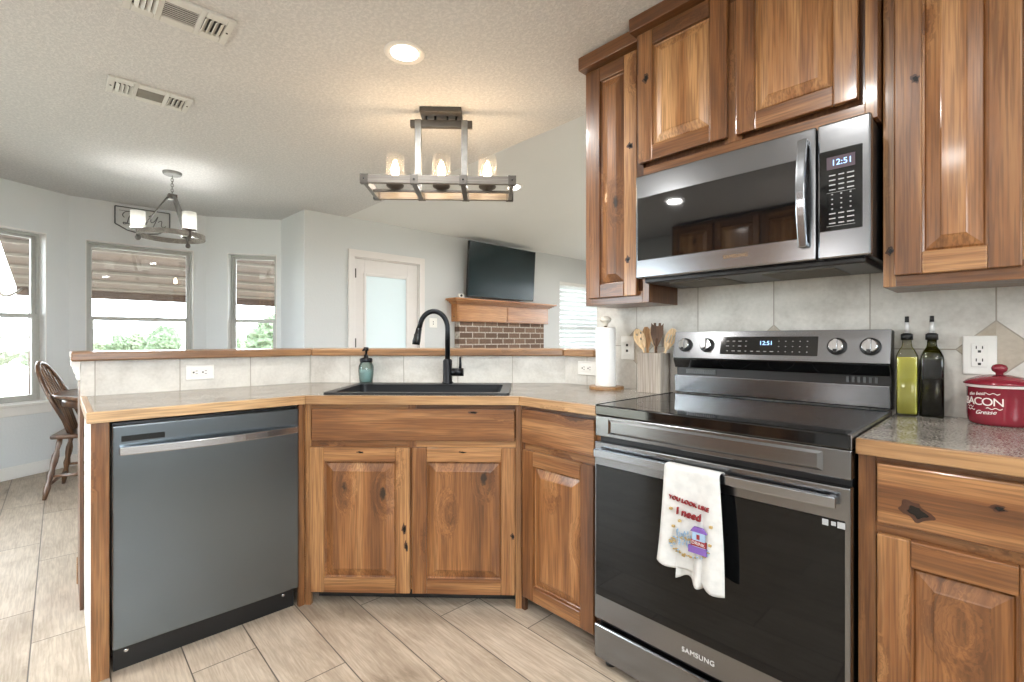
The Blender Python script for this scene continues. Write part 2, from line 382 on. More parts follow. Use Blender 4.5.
def text(name, body, size, loc, m, parent, rot=(R(90), 0, 0), extrude=.0006, align='CENTER', shear=0., space=1., warp=None, label=None):
    cu = bpy.data.curves.new(name, 'FONT'); cu.body = body; cu.size = size; cu.extrude = extrude; cu.align_x = align; cu.align_y = 'CENTER'; cu.shear = shear; cu.space_character = space
    t = bpy.data.objects.new('tmp', cu); COL.objects.link(t); dg = bpy.context.evaluated_depsgraph_get()
    me = bpy.data.meshes.new_from_object(t.evaluated_get(dg)); bpy.data.objects.remove(t); bpy.data.curves.remove(cu)
    me.materials.clear(); me.materials.append(M[m]); me.name = name
    if warp:
        for v in me.vertices: v.co = warp(v.co)
    o = bpy.data.objects.new(name, me); COL.objects.link(o); o.parent = parent
    if not warp: o.location = loc; o.rotation_euler = rot
    if label: o['label'] = label
    return o
def arc(c, r, a0, a1, n, plane='xz'):
    out = []
    for k in range(n + 1):
        a = R(a0 + (a1 - a0) * k / n); u, v = r * math.cos(a), r * math.sin(a)
        out.append((c[0] + u, c[1], c[2] + v) if plane == 'xz' else (c[0], c[1] + u, c[2] + v) if plane == 'yz' else (c[0] + u, c[1] + v, c[2]))
    return out
def ALONG(p, d, up=(0, 0, 1)):
    """matrix whose local z runs along d from p"""
    return Matrix.Translation(Vector(p)) @ Vector(d).to_track_quat('Z', 'Y').to_matrix().to_4x4()
def offset_line(pts, d):
    """polyline moved sideways by d (to its left)"""
    out = []; n = []
    for a, b in zip(pts, pts[1:]):
        v = Vector((b[0] - a[0], b[1] - a[1])).normalized(); n.append(Vector((-v.y, v.x)))
    for k, p in enumerate(pts):
        if k == 0: q = n[0] * d
        elif k == len(pts) - 1: q = n[-1] * d
        else:
            m = (n[k - 1] + n[k]).normalized(); q = m * (d / m.dot(n[k]))
        out.append((p[0] + q.x, p[1] + q.y))
    return out

# ---------------------------------------------------------------- the room shell
C = 2.47
def structure(o, label, cat): return tag(o, label, cat, kind='structure')
BAY = [(-4.9, -2.3), (-4.9, -.6), (-5.5, -.573), (-5.893, .06), (-5.893, 1.14), (-5.51, 1.773), (-4.9, 1.8)]
ROOM = BAY + [(-4.9, 2.2376), (2.0, 2.2376), (2.0, -2.3)]
structure(MB().prism(BAY + [(-4.9, 8), (2, 8), (2, -2.3)], -.08, 0, 'floor').build('floor'), 'wood-look plank tile floor', 'floor')
structure(MB().prism(ROOM, C, C + .08, 'ceiling').build('ceiling'), 'flat textured ceiling over kitchen and dining nook', 'ceiling')
VS = .17
zv = lambda x: C + .004 + VS * (x + 4.9) if x < -1.4 else C + .004 + VS * 3.5 - VS * (x + 1.4)
vb = MB()
MXZ = Matrix(((1, 0, 0, 0), (0, 0, 1, 0), (0, 1, 0, 0), (0, 0, 0, 1)))     # prism outline (x,y) -> world (x,z), pulled along y
vb.prism([(-5.05, zv(-5.05)), (-1.4, zv(-1.4)), (2.15, zv(2.15)), (2.15, zv(2.15) + .08), (-1.4, zv(-1.4) + .08), (-5.05, zv(-5.05) + .08)], 2.2376, 8.1, 'vault', MXZ)
structure(vb.build('ceiling_vault'), 'smooth vaulted ceiling of the living room', 'ceiling')
structure(MB().prism([(-4.9, C + .02), (2, C + .02), (2, zv(2) + .02), (-1.4, zv(-1.4) + .02), (-4.9, zv(-4.9) + .021)], 2.15, 2.2374, 'wall_lr', MXZ).build('wall_gable'), 'pale triangular wall above the kitchen ceiling edge', 'wall')

def wall(name, p0, p1, label, openings=(), z1=C, t=.15, m='wall', ext=0.):
    """wall from p0 to p1, the room on its right; openings (s0, s1, z0, z1) along it"""
    L = math.dist(p0, p1); b = MB(); xs = -ext
    for s0, s1, a, c in sorted(openings):
        b.box(xs, s0, 0, t, 0, z1, m)
        if a > 0: b.box(s0, s1, 0, t, 0, a, m)
        b.box(s0, s1, 0, t, c, z1, m); xs = s1
    b.box(xs, L + ext, 0, t, 0, z1, m)
    o = b.build(name); o.location = (p0[0], p0[1], 0); o.rotation_euler = (0, 0, math.atan2(p1[1] - p0[1], p1[0] - p0[0]))
    return structure(o, label, 'wall')
WZ0, WZ1 = .62, 2.085
wall('wall_bay_left', BAY[2], BAY[3], 'angled bay wall at the far left with a window', [(.10, .575, WZ0, WZ1)])
wall('wall_bay_middle', BAY[3], BAY[4], 'middle bay wall behind the dining table', [(.115, .965, WZ0, WZ1)])
wall('wall_bay_right', BAY[4], BAY[5], 'angled bay wall right of the middle window', [(.205, .695, WZ0, WZ1)])
wall('wall_return', BAY[5], BAY[6], 'short bright wall between bay and door wall')
wall('wall_far', (-4.9, 1.8), (-4.9, 8), 'pale living room wall with door and fireplace', [(2.331 - 1.8, 3.15 - 1.8, 0, 2.055), (5.745 - 1.8, 6.95 - 1.8, .62, 2.07)], z1=C + .02, m='wall_lr')
wall('wall_living_end', (-4.9, 8), (2, 8), 'end wall of the living room', [(1.2, 5.2, .3, 2.1)], z1=3.2, m='wall_lr')
wall('wall_living_side', (2, 8), (2, 2.2376), 'side wall of the living room', z1=3.2, m='wall_lr')
wall('wall_kitchen_side', (2, 2.2376), (2, -2.3), 'kitchen side wall with an added window', [(1.3, 3.7, .95, 2.1)])
wall('wall_front', (2, -2.3), (-4.9, -2.3), 'wall behind the camera', [(4.5, 6.4, .08, 2.1)])
wall('wall_left', (-4.9, -2.3), (-4.9, -.6), 'dining wall left of the bay', [(.3, 1.4, .08, 2.1)])
wall('wall_bay_side', (-4.9, -.6), (-5.5, -.573), 'short left wall of the bay')

WY = 2.044
rw = thing('wall_right', (0, 0, 0), 0, 'tiled kitchen wall behind the range', 'wall', kind='structure')
MB().box(-1.489, 2.0, WY + .008, 2.2374, 0, C, 'wall').build('wall_panel', rw)
M['tile_w'] = mk_tile('stone_tile_with_diamonds', -.036, .3045, 1.126, .3045, True)
MB().box(-1.489, 2.0, WY, WY + .0085, .90, 1.80, 'tile_w').build('backsplash', rw, label='pale stone tile with tan diamond insets')

# the half wall behind the counters, its tile and its wooden ledge
PL = [(-2.711, .0635), (-2.711, 1.036), (-1.703, WY), (-1.489, WY)]
def seg(name, k, d0, d1, z0, z1, m, parent, ends=(0, 0), bevel=0., pl=None):
    """the k-th stretch of a polyline between two sideways offsets, mitred, in its own turned frame"""
    pl = pl or PL; a = offset_line(pl, d0); b = offset_line(pl, d1); p, q = pl[k], pl[k + 1]
    r = math.atan2(q[1] - p[1], q[0] - p[0]); inv = Matrix.Rotation(-r, 4, 'Z') @ Matrix.Translation((-p[0], -p[1], 0))
    lp = [(inv @ Vector((u[0], u[1], 0))).to_2d() for u in (a[k], a[k + 1], b[k + 1], b[k])]
    lp = [tuple(v) for v in lp]
    if ends[0]: lp[0] = (lp[0][0] - ends[0], lp[0][1]); lp[3] = (lp[3][0] - ends[0], lp[3][1])
    o = MB().prism(lp, z0, z1, m).build(name, parent, bevel); o.location = (p[0], p[1], 0); o.rotation_euler = (0, 0, r); return o
LZ0, LZ1 = 1.066, 1.104
hw = thing('wall_half', (0, 0, 0), 0, 'tiled half wall behind the sink counter', 'wall', kind='structure')
M['tile_a'] = mk_tile('stone_tile_left', .0475, .3055, .70, .60)
M['tile_b'] = mk_tile('stone_tile_corner', .219, .3045, .70, .60)
M['tile_c'] = mk_tile('stone_tile_short', .150, .3045, .70, .60)
for k, m in enumerate(('tile_a', 'tile_b', 'tile_c')):
    seg('wall_panel', k, .0075, .15, 0, LZ0, 'wall', hw, ends=(-.022 if k == 0 else 0, 0)); seg('backsplash', k, 0, .008, .905, LZ0, m, hw)
lg = thing('bar_ledge', (-2.2, 1.55, LZ0), 0, 'long wooden bar ledge capping the tiled half wall', 'ledge')
for k in range(3):
    o = seg('board', k, -.03, .33, LZ0, LZ1, 'ledge', lg, ends=(.03 if k == 0 else 0, 0), bevel=.006)
    o.matrix_parent_inverse = Matrix.Translation(lg.location).inverted()
MYZ = Matrix(((0, 0, 1, 0), (1, 0, 0, 0), (0, 1, 0, 0), (0, 0, 0, 1)))   # outline (y,z), pulled along x
cb = MB().prism([(.0632, .985), (.0632, LZ0 - .001), (.034, LZ0 - .001), (.034, LZ0 - .022), (.040, LZ0 - .026), (.044, 1.012), (.052, 1.006), (.052, .985)], -2.86, -2.70, 'trimwhite', MYZ).build('corbel', None, .002)
tag(cb, 'small pale corbel under the left end of bar ledge', 'bracket')
ep = thing('end_board', (-2.86, .066, 0), 0, 'narrow dark board standing at the half wall end', 'board')
MB().box(-.17, .135, -.004, .010, .0, LZ0 - .09, 'panelboard').build('board', ep, .002)
MB().prism([(-.20, 0), (-.171, 0), (-.171, .10), (-.18, .125), (-.186, .09), (-.20, .085)], -.008, .018, 'ledge', MXZ).build('base_block', ep, .001, label='chipped light wooden base block')

# windows and doors of the shell
def window(name, p0, p1, s0, s1, z0, z1, label, sill=True):
    L = math.dist(p0, p1); r = math.atan2(p1[1] - p0[1], p1[0] - p0[0])
    t = thing(name, (p0[0] + math.cos(r) * s0, p0[1] + math.sin(r) * s0, 0), math.degrees(r), label, 'window', kind='structure')
    w_ = s1 - s0; zm = z0 + .505 * (z1 - z0)
    def ring(b, x0, x1, a, c, y0, y1, f, m='winframe'):
        b.box(x0, x0 + f, y0, y1, a, c, m); b.box(x1 - f, x1, y0, y1, a, c, m); b.box(x0 + f, x1 - f, y0, y1, a, a + f, m); b.box(x0 + f, x1 - f, y0, y1, c - f, c, m); return b
    ring(MB(), 0, w_, z0, z1, .075, .14, .022).build('window_frame', t, .002)
    ring(MB(), .022, w_ - .022, zm - .02, z1 - .022, .105, .13, .026).build('upper_sash', t, .002)
    ring(MB(), .022, w_ - .022, z0 + .022, zm + .02, .078, .103, .036).build('lower_sash', t, .002)
    MB().box(.045, w_ - .045, .115, .119, zm, z1 - .045, 'pane').build('window_pane', t)
    MB().box(.055, w_ - .055, .089, .093, z0 + .055, zm - .01, 'pane').build('window_pane', t)
    ring(MB(), -.001, w_ + .001, z0 - .001, z1 + .001, -.001, .0745, .007, 'trimwhite').build('reveal', t, label='white painted window reveal')
    if sill: MB().box(-.05, w_ + .05, -.045, .075, z0 - .025, z0, 'trimwhite').box(-.03, w_ + .03, -.018, -.001, z0 - .10, z0 - .026, 'trimwhite').build('window_sill', t, .004)
    return t
window('window_1', BAY[2], BAY[3], .10, .575, WZ0, WZ1, 'grey sash window at the left edge of the bay')
window('window_2', BAY[3], BAY[4], .115, .965, WZ0, WZ1, 'wide grey sash window in the middle of the bay')
window('window_3', BAY[4], BAY[5], .205, .695, WZ0, WZ1, 'narrow grey sash window right of the hanging lamp')
window('window_4', (-4.9, 1.8), (-4.9, 8), 5.745 - 1.8, 6.95 - 1.8, .62, 2.07, 'living room window behind the white blind')
window('window_8', (-4.9, 8), (2, 8), 1.2, 5.2, .3, 2.1, 'added wide living room window hidden behind the range wall', False)  # unseen window, added to let daylight into the living room
window('window_6', (2, -2.3), (-4.9, -2.3), 4.5, 6.4, .08, 2.1, 'added tall dining window behind the camera', False)  # unseen window, added so daylight bounces up to the dining ceiling
window('window_7', (-4.9, -2.3), (-4.9, -.6), .3, 1.4, .08, 2.1, 'added tall dining window left of the picture', False)  # another unseen window, added for more daylight in the dining nook
window('window_5', (2, 2.2376), (2, -2.3), 1.3, 3.7, .95, 2.1, 'added kitchen window behind the camera')  # unseen window, added to bring daylight in from behind
bl = thing('window_blind', (-4.9, 5.745, 0), 90, 'white slatted blind hanging in the living room window', 'blind')
b = MB()
for k in range(19):
    z = .68 + k * .0725; b.box(.02, 1.185, -.034, .034, -.0015, .0015, 'slat', Matrix.Translation((0, .035, z)) @ Matrix.Rotation(R(-42), 4, 'X'))
b.build('slats', bl); MB().box(.01, 1.195, .012, .062, 2.02, 2.068, 'trimwhite').build('head_rail', bl, .003); MB().box(.02, 1.185, .025, .045, .63, .648, 'trimwhite').build('bottom_rail', bl, .003)

d1 = thing('door_1', (-4.9, 2.331, 0), 90, 'white half-glass door in the living room wall', 'door', kind='structure')
b = MB(); W_ = .819
b.box(-.073, 0, -.02, .0, 0, 2.055, 'doorwhite').box(W_, W_ + .073, -.02, 0, 0, 2.055, 'doorwhite').box(-.073, W_ + .073, -.02, 0, 2.055, 2.133, 'doorwhite')
b.box(0, .012, 0, .15, 0, 2.055, 'doorwhite').box(W_ - .012, W_, 0, .15, 0, 2.055, 'doorwhite').box(.012, W_ - .012, 0, .15, 2.043, 2.055, 'doorwhite')
b.build('door_casing', d1, .003)
b = MB(); gx0, gx1, gz0, gz1 = .126, .668, .28, 1.88
b.box(.014, gx0, .012, .055, .01, 2.041, 'doorwhite').box(gx1, W_ - .014, .012, .055, .01, 2.041, 'doorwhite').box(gx0, gx1, .012, .055, .01, gz0, 'doorwhite').box(gx0, gx1, .012, .055, gz1, 2.041, 'doorwhite')
dl = b.build('door_leaf', d1, .002)
b = MB(); f = .03
b.box(gx0 - .012, gx0 + f - .012, .004, .02, gz0 - .012, gz1 + .012, 'doorwhite').box(gx1 - f + .012, gx1 + .012, .004, .02, gz0 - .012, gz1 + .012, 'doorwhite').box(gx0 + .018, gx1 - .018, .004, .02, gz1 - .018, gz1 + .012, 'doorwhite').box(gx0 + .018, gx1 - .018, .004, .02, gz0 - .012, gz0 + .018, 'doorwhite')
b.build('glass_bead', dl, .004)
MB().box(gx0, gx1, .03, .034, gz0, gz1, 'frost').build('glass_pane', dl)
for z in (1.88, 1.12, .25): MB().box(.004, .022, -.004, .012, z - .05, z + .05, 'dark_lamp').build('hinge', d1, .002)

# baseboards
for n, a, c in (('left', BAY[2], BAY[3]), ('bay', BAY[3], BAY[4]), ('right', BAY[4], BAY[5])):
    L = math.dist(a, c); o = MB().box(0, L, -.014, 0, 0, .105, 'trimwhite').build('baseboard_' + n, None, .004)
    o.location = (a[0], a[1], 0); o.rotation_euler = (0, 0, math.atan2(c[1] - a[1], c[0] - a[0])); structure(o, 'white baseboard along the bay wall', 'baseboard')
for ya, yb in ((3.23, 3.68), (5.27, 8)): structure(MB().box(-4.9, -4.886, ya, yb, 0, .105, 'trimwhite').build('baseboard_far', None, .004), 'white baseboard along the living room wall', 'baseboard')

# ---------------------------------------------------------------- ceiling lights and vents
def can(loc, label, power=CAN_POWER, tilt=0., group=None, color=(1, .975, .94)):
    t = thing('recessed_light', loc, 0, label, 'ceiling light', group)
    t.rotation_euler = (0, tilt, 0)
    MB().lathe([(.062, -.001), (.066, -.004), (.088, -.005), (.092, -.001), (.092, .001)], 'trimwhite', cap=False).build('trim_ring', t)
    MB().lathe([(.0, -.0018), (.062, -.0018)], 'lens', cap=False, smooth=False).build('lens', t)
    l = bpy.data.lights.new('lamp', 'AREA'); l.shape = 'DISK'; l.size = .12; l.energy = power; l.color = color; l.spread = R(170)
    lo = bpy.data.objects.new('lamp', l); COL.objects.link(lo); lo.parent = t; lo.location = (0, 0, -.008)
    return t
can((-1.91, 1.151, C), 'round recessed light glowing in the kitchen ceiling')
can((-3.5, 3.39, zv(-3.5)), 'small bright recessed light in the vaulted living room ceiling', tilt=-math.atan(VS))
for x, y in ((-.55, .35), (.9, .7), (-.3, -1.1), (-2.2, -.9), (.95, -1.0)):  # unseen lights, added to raise the kitchen brightness
    can((x, y, C), 'added recessed light in the kitchen ceiling outside the picture', group='added recessed lights behind the camera')
for x, y in ((-3.4, 6.2), (-.6, 4.2), (-.6, 6.6), (-2.9, 5.)):  # unseen lights, added to brighten the living room
    can((x, y, zv(x)), 'added recessed light in the living room ceiling hidden behind the range wall', power=18, tilt=(-1 if x < -1.4 else 1) * math.atan(VS), group='added recessed lights of the living room')

M['globe'] = emis('lit_fill_globe', (1, .97, .94, 1), FILL_GLOBE)
for x, y in ((.75, -.55), (-1.1, -1.5)):  # unseen fill lamps, added to brighten the ceiling and upper cabinets
    t = thing('fill_globe_pendant', (x, y, C), 0, 'added opal globe lamp hanging behind the camera', 'hanging lamp', 'added globe lamps behind the camera')
    MB().lathe([(.06, -.025), (.065, 0)], 'grey_lamp').build('canopy', t); MB().lathe([(.006, -.56), (.006, -.02)], 'grey_lamp', 10).build('rod', t)
    MB().lathe([(.0, -.80)] + [(.12 * math.sin(R(a)), -.68 - .12 * math.cos(R(a))) for a in range(15, 166, 15)] + [(.03, -.56)], 'globe', 32, cap=False).build('globe', t)

def vent(y0, x0, label, louvre):
    t = thing('ceiling_vent', (x0, y0, C), 0, label, 'vent')         # long side along local y
    Lw, Ww = .357, .20; b = MB()
    z0 = -.012
    holes = [(.028, .102), (.122, .235), (.255, .329)]
    ys = [0] + [q for h in holes for q in h] + [Lw]
    for a, c in zip(ys[0::2], ys[1::2]): b.box(0, Ww, a, c, z0, 0, 'ventwhite')
    for a, c in holes: b.box(0, .045, a, c, z0, 0, 'ventwhite'); b.box(Ww - .045, Ww, a, c, z0, 0, 'ventwhite')
    b.build('frame', t, .003)
    MB().box(.04, Ww - .04, .02, Lw - .02, -.003, 0, 'slot').build('dark_duct', t)
    for a, c in (holes[0], holes[2]):
        b = MB()
        for k in range(4):
            y = a + .010 + k * .0185; b.box(.045, Ww - .045, -.0012, .0012, -.013, .004, 'ventwhite', Matrix.Translation((0, y, -.010)) @ Matrix.Rotation(R(50 if a < .1 else -50), 4, 'X'))
        b.build('end_louvres', t)
    b = MB(); a, c = holes[1]
    if louvre:
        for k in range(8): x = .05 + k * .0138; b.box(-.0014, .0014, a, c, -.0035, .0, 'ventwhite', Matrix.Translation((x, 0, -.008)) @ Matrix.Rotation(R(-15), 4, 'Y'))
        b.build('middle_louvres', t)
    else: b.box(.045, Ww - .045, a, c, -.010, -.004, 'ventgrey').build('middle_screen', t)
    for y in (.014, Lw - .014): MB().lathe([(.004, -.014), (.0045, -.012)], 'slot', 10, Matrix.Translation((Ww / 2, y, 0))).build('screw', t)
    return t
vent(.175, -3.26, 'white ceiling vent with a plain grey screen, nearer the hanging lamp', False)
vent(.175, -2.39, 'white ceiling vent with dark open louvres at the top edge', True)

# ---------------------------------------------------------------- cabinets
def raised_door(name, w, h, parent, x, z, y=-.02, t=.02, fr=.062, arch=False):
    """frame of two stiles and two rails round a raised field; front face at local y"""
    b = MB(); y1 = y + t
    def bar(x0, x1, z0, z1, m): b.box(x0, x1, y, y1, z0, z1, m)
    bar(0, fr, 0, h, 'wood_v'); bar(w - fr, w, 0, h, 'wood_v'); bar(fr, w - fr, 0, fr, 'wood_h'); bar(fr, w - fr, h - fr, h, 'wood_h')
    o = b.build(name, parent, .0035); o.location = (x, 0, z)
    b = MB(); i = b.mi('wood_p'); a0 = fr - .002
    def loop(q, yy): return [b.bm.verts.new((X, yy, Z)) for X, Z in ((a0 + q, a0 + q), (w - a0 - q, a0 + q), (w - a0 - q, h - a0 - q), (a0 + q, h - a0 - q))]
    ls = [loop(0, y + .013), loop(.0065, y + .0165), loop(.010, y + .0135), loop(.040, y + .0035), loop(.043, y + .0015)]
    for p, q in zip(ls, ls[1:]):
        for k in range(4): b.bm.faces.new((p[k], p[(k + 1) % 4], q[(k + 1) % 4], q[k])).material_index = i
    b.bm.faces.new(ls[-1]).material_index = i
    bk = [b.bm.verts.new((v.co.x, y1, v.co.z)) for v in ls[0]]
    b.bm.faces.new(bk[::-1])
    for k in range(4): b.bm.faces.new((ls[0][(k + 1) % 4], ls[0][k], bk[k], bk[(k + 1) % 4]))
    p = b.build('raised_panel', o); return o
def drawer_front(w, h, parent, x, z, y=-.02):
    o = MB().box(0, w, y, y + .02, 0, h, 'wood_h').build('drawer', parent, .004); o.location = (x, 0, z); return o

def base_cab(loc, rot, w, label, drawers, doors, ends=(.03, .03), depth=.50, mid=(), zt=.8775):
    """drawers/doors: (x0, x1, z0, z1) in the front view, origin at the left foot of the face frame"""
    t = thing('base_cabinet', (loc[0], loc[1], 0), rot, label, 'cabinet')
    b = MB(); b.box(0, ends[0], 0, .019, 0, zt, 'wood_v'); b.box(w - ends[1], w, 0, .019, 0, zt, 'wood_v')
    for x0, x1 in mid: b.box(x0, x1, 0, .019, .075, zt, 'wood_v')
    xs = [ends[0]] + [q for m in mid for q in m] + [w - ends[1]]
    for a, c in zip(xs[0::2], xs[1::2]):
        b.box(a, c, .001, .019, .85, zt, 'wood_h'); b.box(a, c, .001, .019, .685, .73, 'wood_h'); b.box(a, c, .001, .019, .075, .11, 'wood_h')
    b.build('face_frame', t, .0015)
    b = MB(); b.box(.002, .018, .019, depth, .10, zt, 'wood_v'); b.box(w - .018, w - .002, .019, depth, .10, zt, 'wood_v'); b.box(.018, w - .018, .019, depth, .09, .105, 'wood_h'); b.box(.018, w - .018, depth - .012, depth, .105, zt, 'wood_h')
    b.build('carcass', t)
    MB().box(.03, w - .03, .075, .09, 0, .09, 'slot').build('toe_kick', t)
    for x0, x1, z0, z1 in drawers: drawer_front(x1 - x0, z1 - z0, t, x0, z0)
    for x0, x1, z0, z1 in doors: raised_door('door', x1 - x0, z1 - z0, t, x0, z0)
    return t
def knot(parent, x, z, r, y=-.0206, lx=1., lz=1.5):
    """a healed dark knot: an uneven streak in the board with a darker, off-centre heart"""
    rnd = random.Random(int(x * 1000 + z * 313)); b = MB(); n = 36; ph = [rnd.uniform(0, 6.28) for _ in range(4)]
    for sc, yy, m, ox in ((1.15, y, 'knotrim', 0), (.66, y - .0003, 'slotgloss', .15)):
        b.face([(x + r * ox * lx + r * sc * lx * (1 + .24 * math.sin(2 * a + ph[0]) + .16 * math.sin(3 * a + ph[1]) + .09 * math.sin(7 * a + ph[2])) * math.cos(a),
                 yy, z - r * ox * lz * .4 + r * sc * lz * (.8 + .2 * math.sin(2 * a + ph[3]) + .14 * math.sin(5 * a + ph[1])) * math.sin(a)) for a in (2 * PI * k / n for k in range(n))], m)
    return b.build('knot', parent, label='dark uneven knot')
M['knotrim'] = plain('brown_knot_rim', srgb(66, 38, 22), .4, 0., .2, 120)
M['slotgloss'] = plain('black_knot_heart', srgb(16, 13, 12), .15)

# sink cabinet, its face turned 45 degrees between the two runs
sc_ = base_cab((-2.115, .78), 45, .944, 'wide corner sink cabinet with two raised-panel doors under a long false drawer', [(.036, .914, .721, .858)], [(.028, .464, .066, .692), (.474, .918, .066, .694)], ends=(.026, .026), depth=.40, mid=[(.45, .488)])
base_cab((-1.4475, 1.4475), 0, .413, 'narrow wooden base cabinet between sink corner and range', [(.018, .395, .722, .862)], [(.022, .392, .070, .692)], ends=(.02, .02))
rb = base_cab((-.265, 1.4475), 0, .66, 'wooden base cabinet right of the range, dark knot on its drawer', [(.040, .335, .720, .862), (.375, .62, .720, .862)], [(.040, .335, .07, .693), (.375, .62, .07, .693)], ends=(.036, .036), mid=[(.315, .39)])
knot(sc_, .250, .672, .007, lx=1.6, lz=.8); knot(sc_, .690, .675, .007, lx=1.8, lz=.7); knot(sc_, .440, .345, .008, lz=3.2); knot(sc_, .449, .27, .006, lz=4.5); knot(sc_, .905, .318, .007, lz=1.8); knot(sc_, .735, .845, .009, lx=2.6, lz=.6)
knot(rb, .110, .764, .023, lz=.95); knot(rb, .243, .805, .009, lx=1.4, lz=.8)

dp = thing('cabinet_end_panel', (-2.115, .076, 0), 90, 'white painted end panel with wooden front stile beside the dishwasher', 'panel')
MB().box(0, .048, 0, .02, 0, .879, 'wood_v').build('stile', dp, .002)
MB().box(0, .012, .02, .578, 0, .879, 'trimwhite').build('side_panel', dp, .001)
fp = thing('filler_strip', (-2.115, .745, 0), 90, 'narrow wooden filler strip between dishwasher and sink cabinet', 'filler')
MB().box(.008, .0345, 0, .02, 0, .879, 'wood_v').build('strip', fp, .002)

# dishwasher
dw = thing('dishwasher', (-2.115, .126, 0), 90, 'stainless steel dishwasher at the left end of the counter', 'dishwasher')
W_ = .622
MB().box(.006, W_ - .004, .012, .55, .10, .868, 'black').build('tub', dw)
MB().box(.004, W_ - .002, -.022, .012, .097, .862, 'steel_dw').build('door', dw, .005)
MB().box(.010, W_ - .006, .03, .05, .0, .094, 'black').build('kick_plate', dw)
MB().box(.028, .150, -.0228, -.0215, .806, .826, 'black_gloss').build('display_strip', dw, label='small black display window')
b = MB(); n = 14; pts = []
hx0, hx1, zc = .022, W_ - .012, .777
fr, bk = [], []
for k in range(n + 1):
    u = k / n; x = hx0 + (hx1 - hx0) * u; bow = .026 + .032 * math.sin(PI * u); fr.append((x, -.022 - bow)); bk.append((x, -.022 - bow + .014))
b.prism(fr + bk[::-1], zc - .014, zc + .014, 'steel_lt')
b.box(hx0, hx0 + .014, -.045, -.020, zc - .014, zc + .014, 'steel_lt').box(hx1 - .014, hx1, -.045, -.020, zc - .014, zc + .014, 'steel_lt')
b.build('handle', dw, .003)
for x in (.045, W_ - .05): MB().lathe([(.007, 0), (.007, .004), (.003, .005)], 'chrome', 12, Matrix.Translation((x, .03, .062)) @ Matrix.Rotation(R(90), 4, 'X')).build('screw', dw)

# counters
E0 = [(-2.711, .0635), (-2.0845, .0635), (-2.0845, .7685), (-1.4355, 1.4175), (-1.034, 1.4175)]
inn = offset_line(E0, .020)
ct = thing('countertop', (-2.1, 1.2, .879), 0, 'speckled grey corner countertop with wooden edge under the sink', 'countertop')
SF = lambda lx, ly: (-2.115 + (lx - ly) / 2 ** .5, .78 + (lx + ly) / 2 ** .5)
hole = [SF(.105, .03), SF(.855, .03), SF(.855, .43), SF(.105, .43)]
poly = [(inn[0][0], inn[0][1])] + inn[1:4] + [(-1.034, inn[4][1]), (-1.034, WY), (-1.703, WY), (-2.711, 1.036)]
def loc0(o, p): o.matrix_parent_inverse = Matrix.Translation(p.location).inverted(); return o
loc0(MB().prism(poly, .879, .915, 'counter', holes=[hole]).build('slab', ct), ct)
for k in range(4):
    o = seg('wooden_edge', k, 0, .0205, .8785, .9155, 'edge', ct, pl=E0, bevel=.002); loc0(o, ct)
c2 = thing('countertop', (.2, 1.7, .879), 0, 'short speckled countertop with wooden edge right of the range', 'countertop')
loc0(MB().box(-.265, .9, 1.437, WY, .879, .915, 'counter').build('slab', c2), c2)
loc0(MB().box(-.265, .9, 1.4175, 1.4375, .8785, .9155, 'edge').build('wooden_edge', c2, .002), c2)

# upper cabinets
def upper_cab(loc, w, z0, z1, depth, doors, label, crown=None, lip=0.):
    t = thing('wall_cabinet', (loc[0], loc[1], z0), 0, label, 'cabinet'); h = z1 - z0; e = .03
    b = MB(); b.box(0, w, .019, depth, 0, h, 'panelboard'); b.build('carcass', t, .001)
    b = MB(); b.box(0, e, 0, .019, 0, h, 'wood_v').box(w - e, w, 0, .019, 0, h, 'wood_v').box(e, w - e, .0005, .019, 0, .05, 'wood_h').box(e, w - e, .0005, .019, h - .06, h, 'wood_h')
    for (a, c, _, _), (d_, e_, _, _) in zip(doors, doors[1:]): b.box((c + d_) / 2 - .03, (c + d_) / 2 + .03, .0, .019, .05, h - .06, 'wood_v')
    b.build('face_frame', t, .0015)
    for x0, x1, a, c in doors: raised_door('door', x1 - x0, c - a, t, x0, a - z0)
    if crown:
        MB().box(-.012, w + crown[2], -.042, depth, crown[0] - z0, crown[1] - z0, 'crown').build('crown', t, .003)
    return t
ua = upper_cab((-1.372, 1.797), .328, 1.313, 2.40, .247, [(.030, .280, 1.344, 2.385)], 'tall narrow upper cabinet at the left end, above the utensil crock', (2.402, 2.462, -.0))
ub = upper_cab((-1.068, 1.742), .796, 1.808, 2.415, .302, [(.018, .372, 1.874, 2.398), (.402, .752, 1.872, 2.398)], 'two-door upper cabinet directly above the microwave', (2.412, 2.468, .012))
uc = upper_cab((-.268, 1.797), .64, 1.313, 2.40, .247, [(.028, .283, 1.344, 2.385), (.330, .61, 1.344, 2.385)], 'tall upper cabinet on the right, above the red canister', (2.402, 2.462, .0))
knot(ua, .250, 1.985 - 1.313, .011); knot(ua, .238, 1.50 - 1.313, .010); knot(ub, .052, 2.21 - 1.808, .012)
knot(uc, .075, 1.90 - 1.313, .010); knot(uc, .016, 1.42 - 1.313, .008, -.0006)

# cabinets opposite, seen only as reflections
oc = thing('tall_cabinet', (-1.25, -1.75, 0), 180, 'tall cabinet with raised-panel doors behind the camera', 'cabinet')
MB().box(0, 1.42, .0, .5, 0, 2.44, 'panelboard').build('carcass', oc)
for k in range(3): raised_door('door', .44, 1.42, oc, .02 + k * .465, .98); raised_door('door', .44, .80, oc, .02 + k * .465, .12)

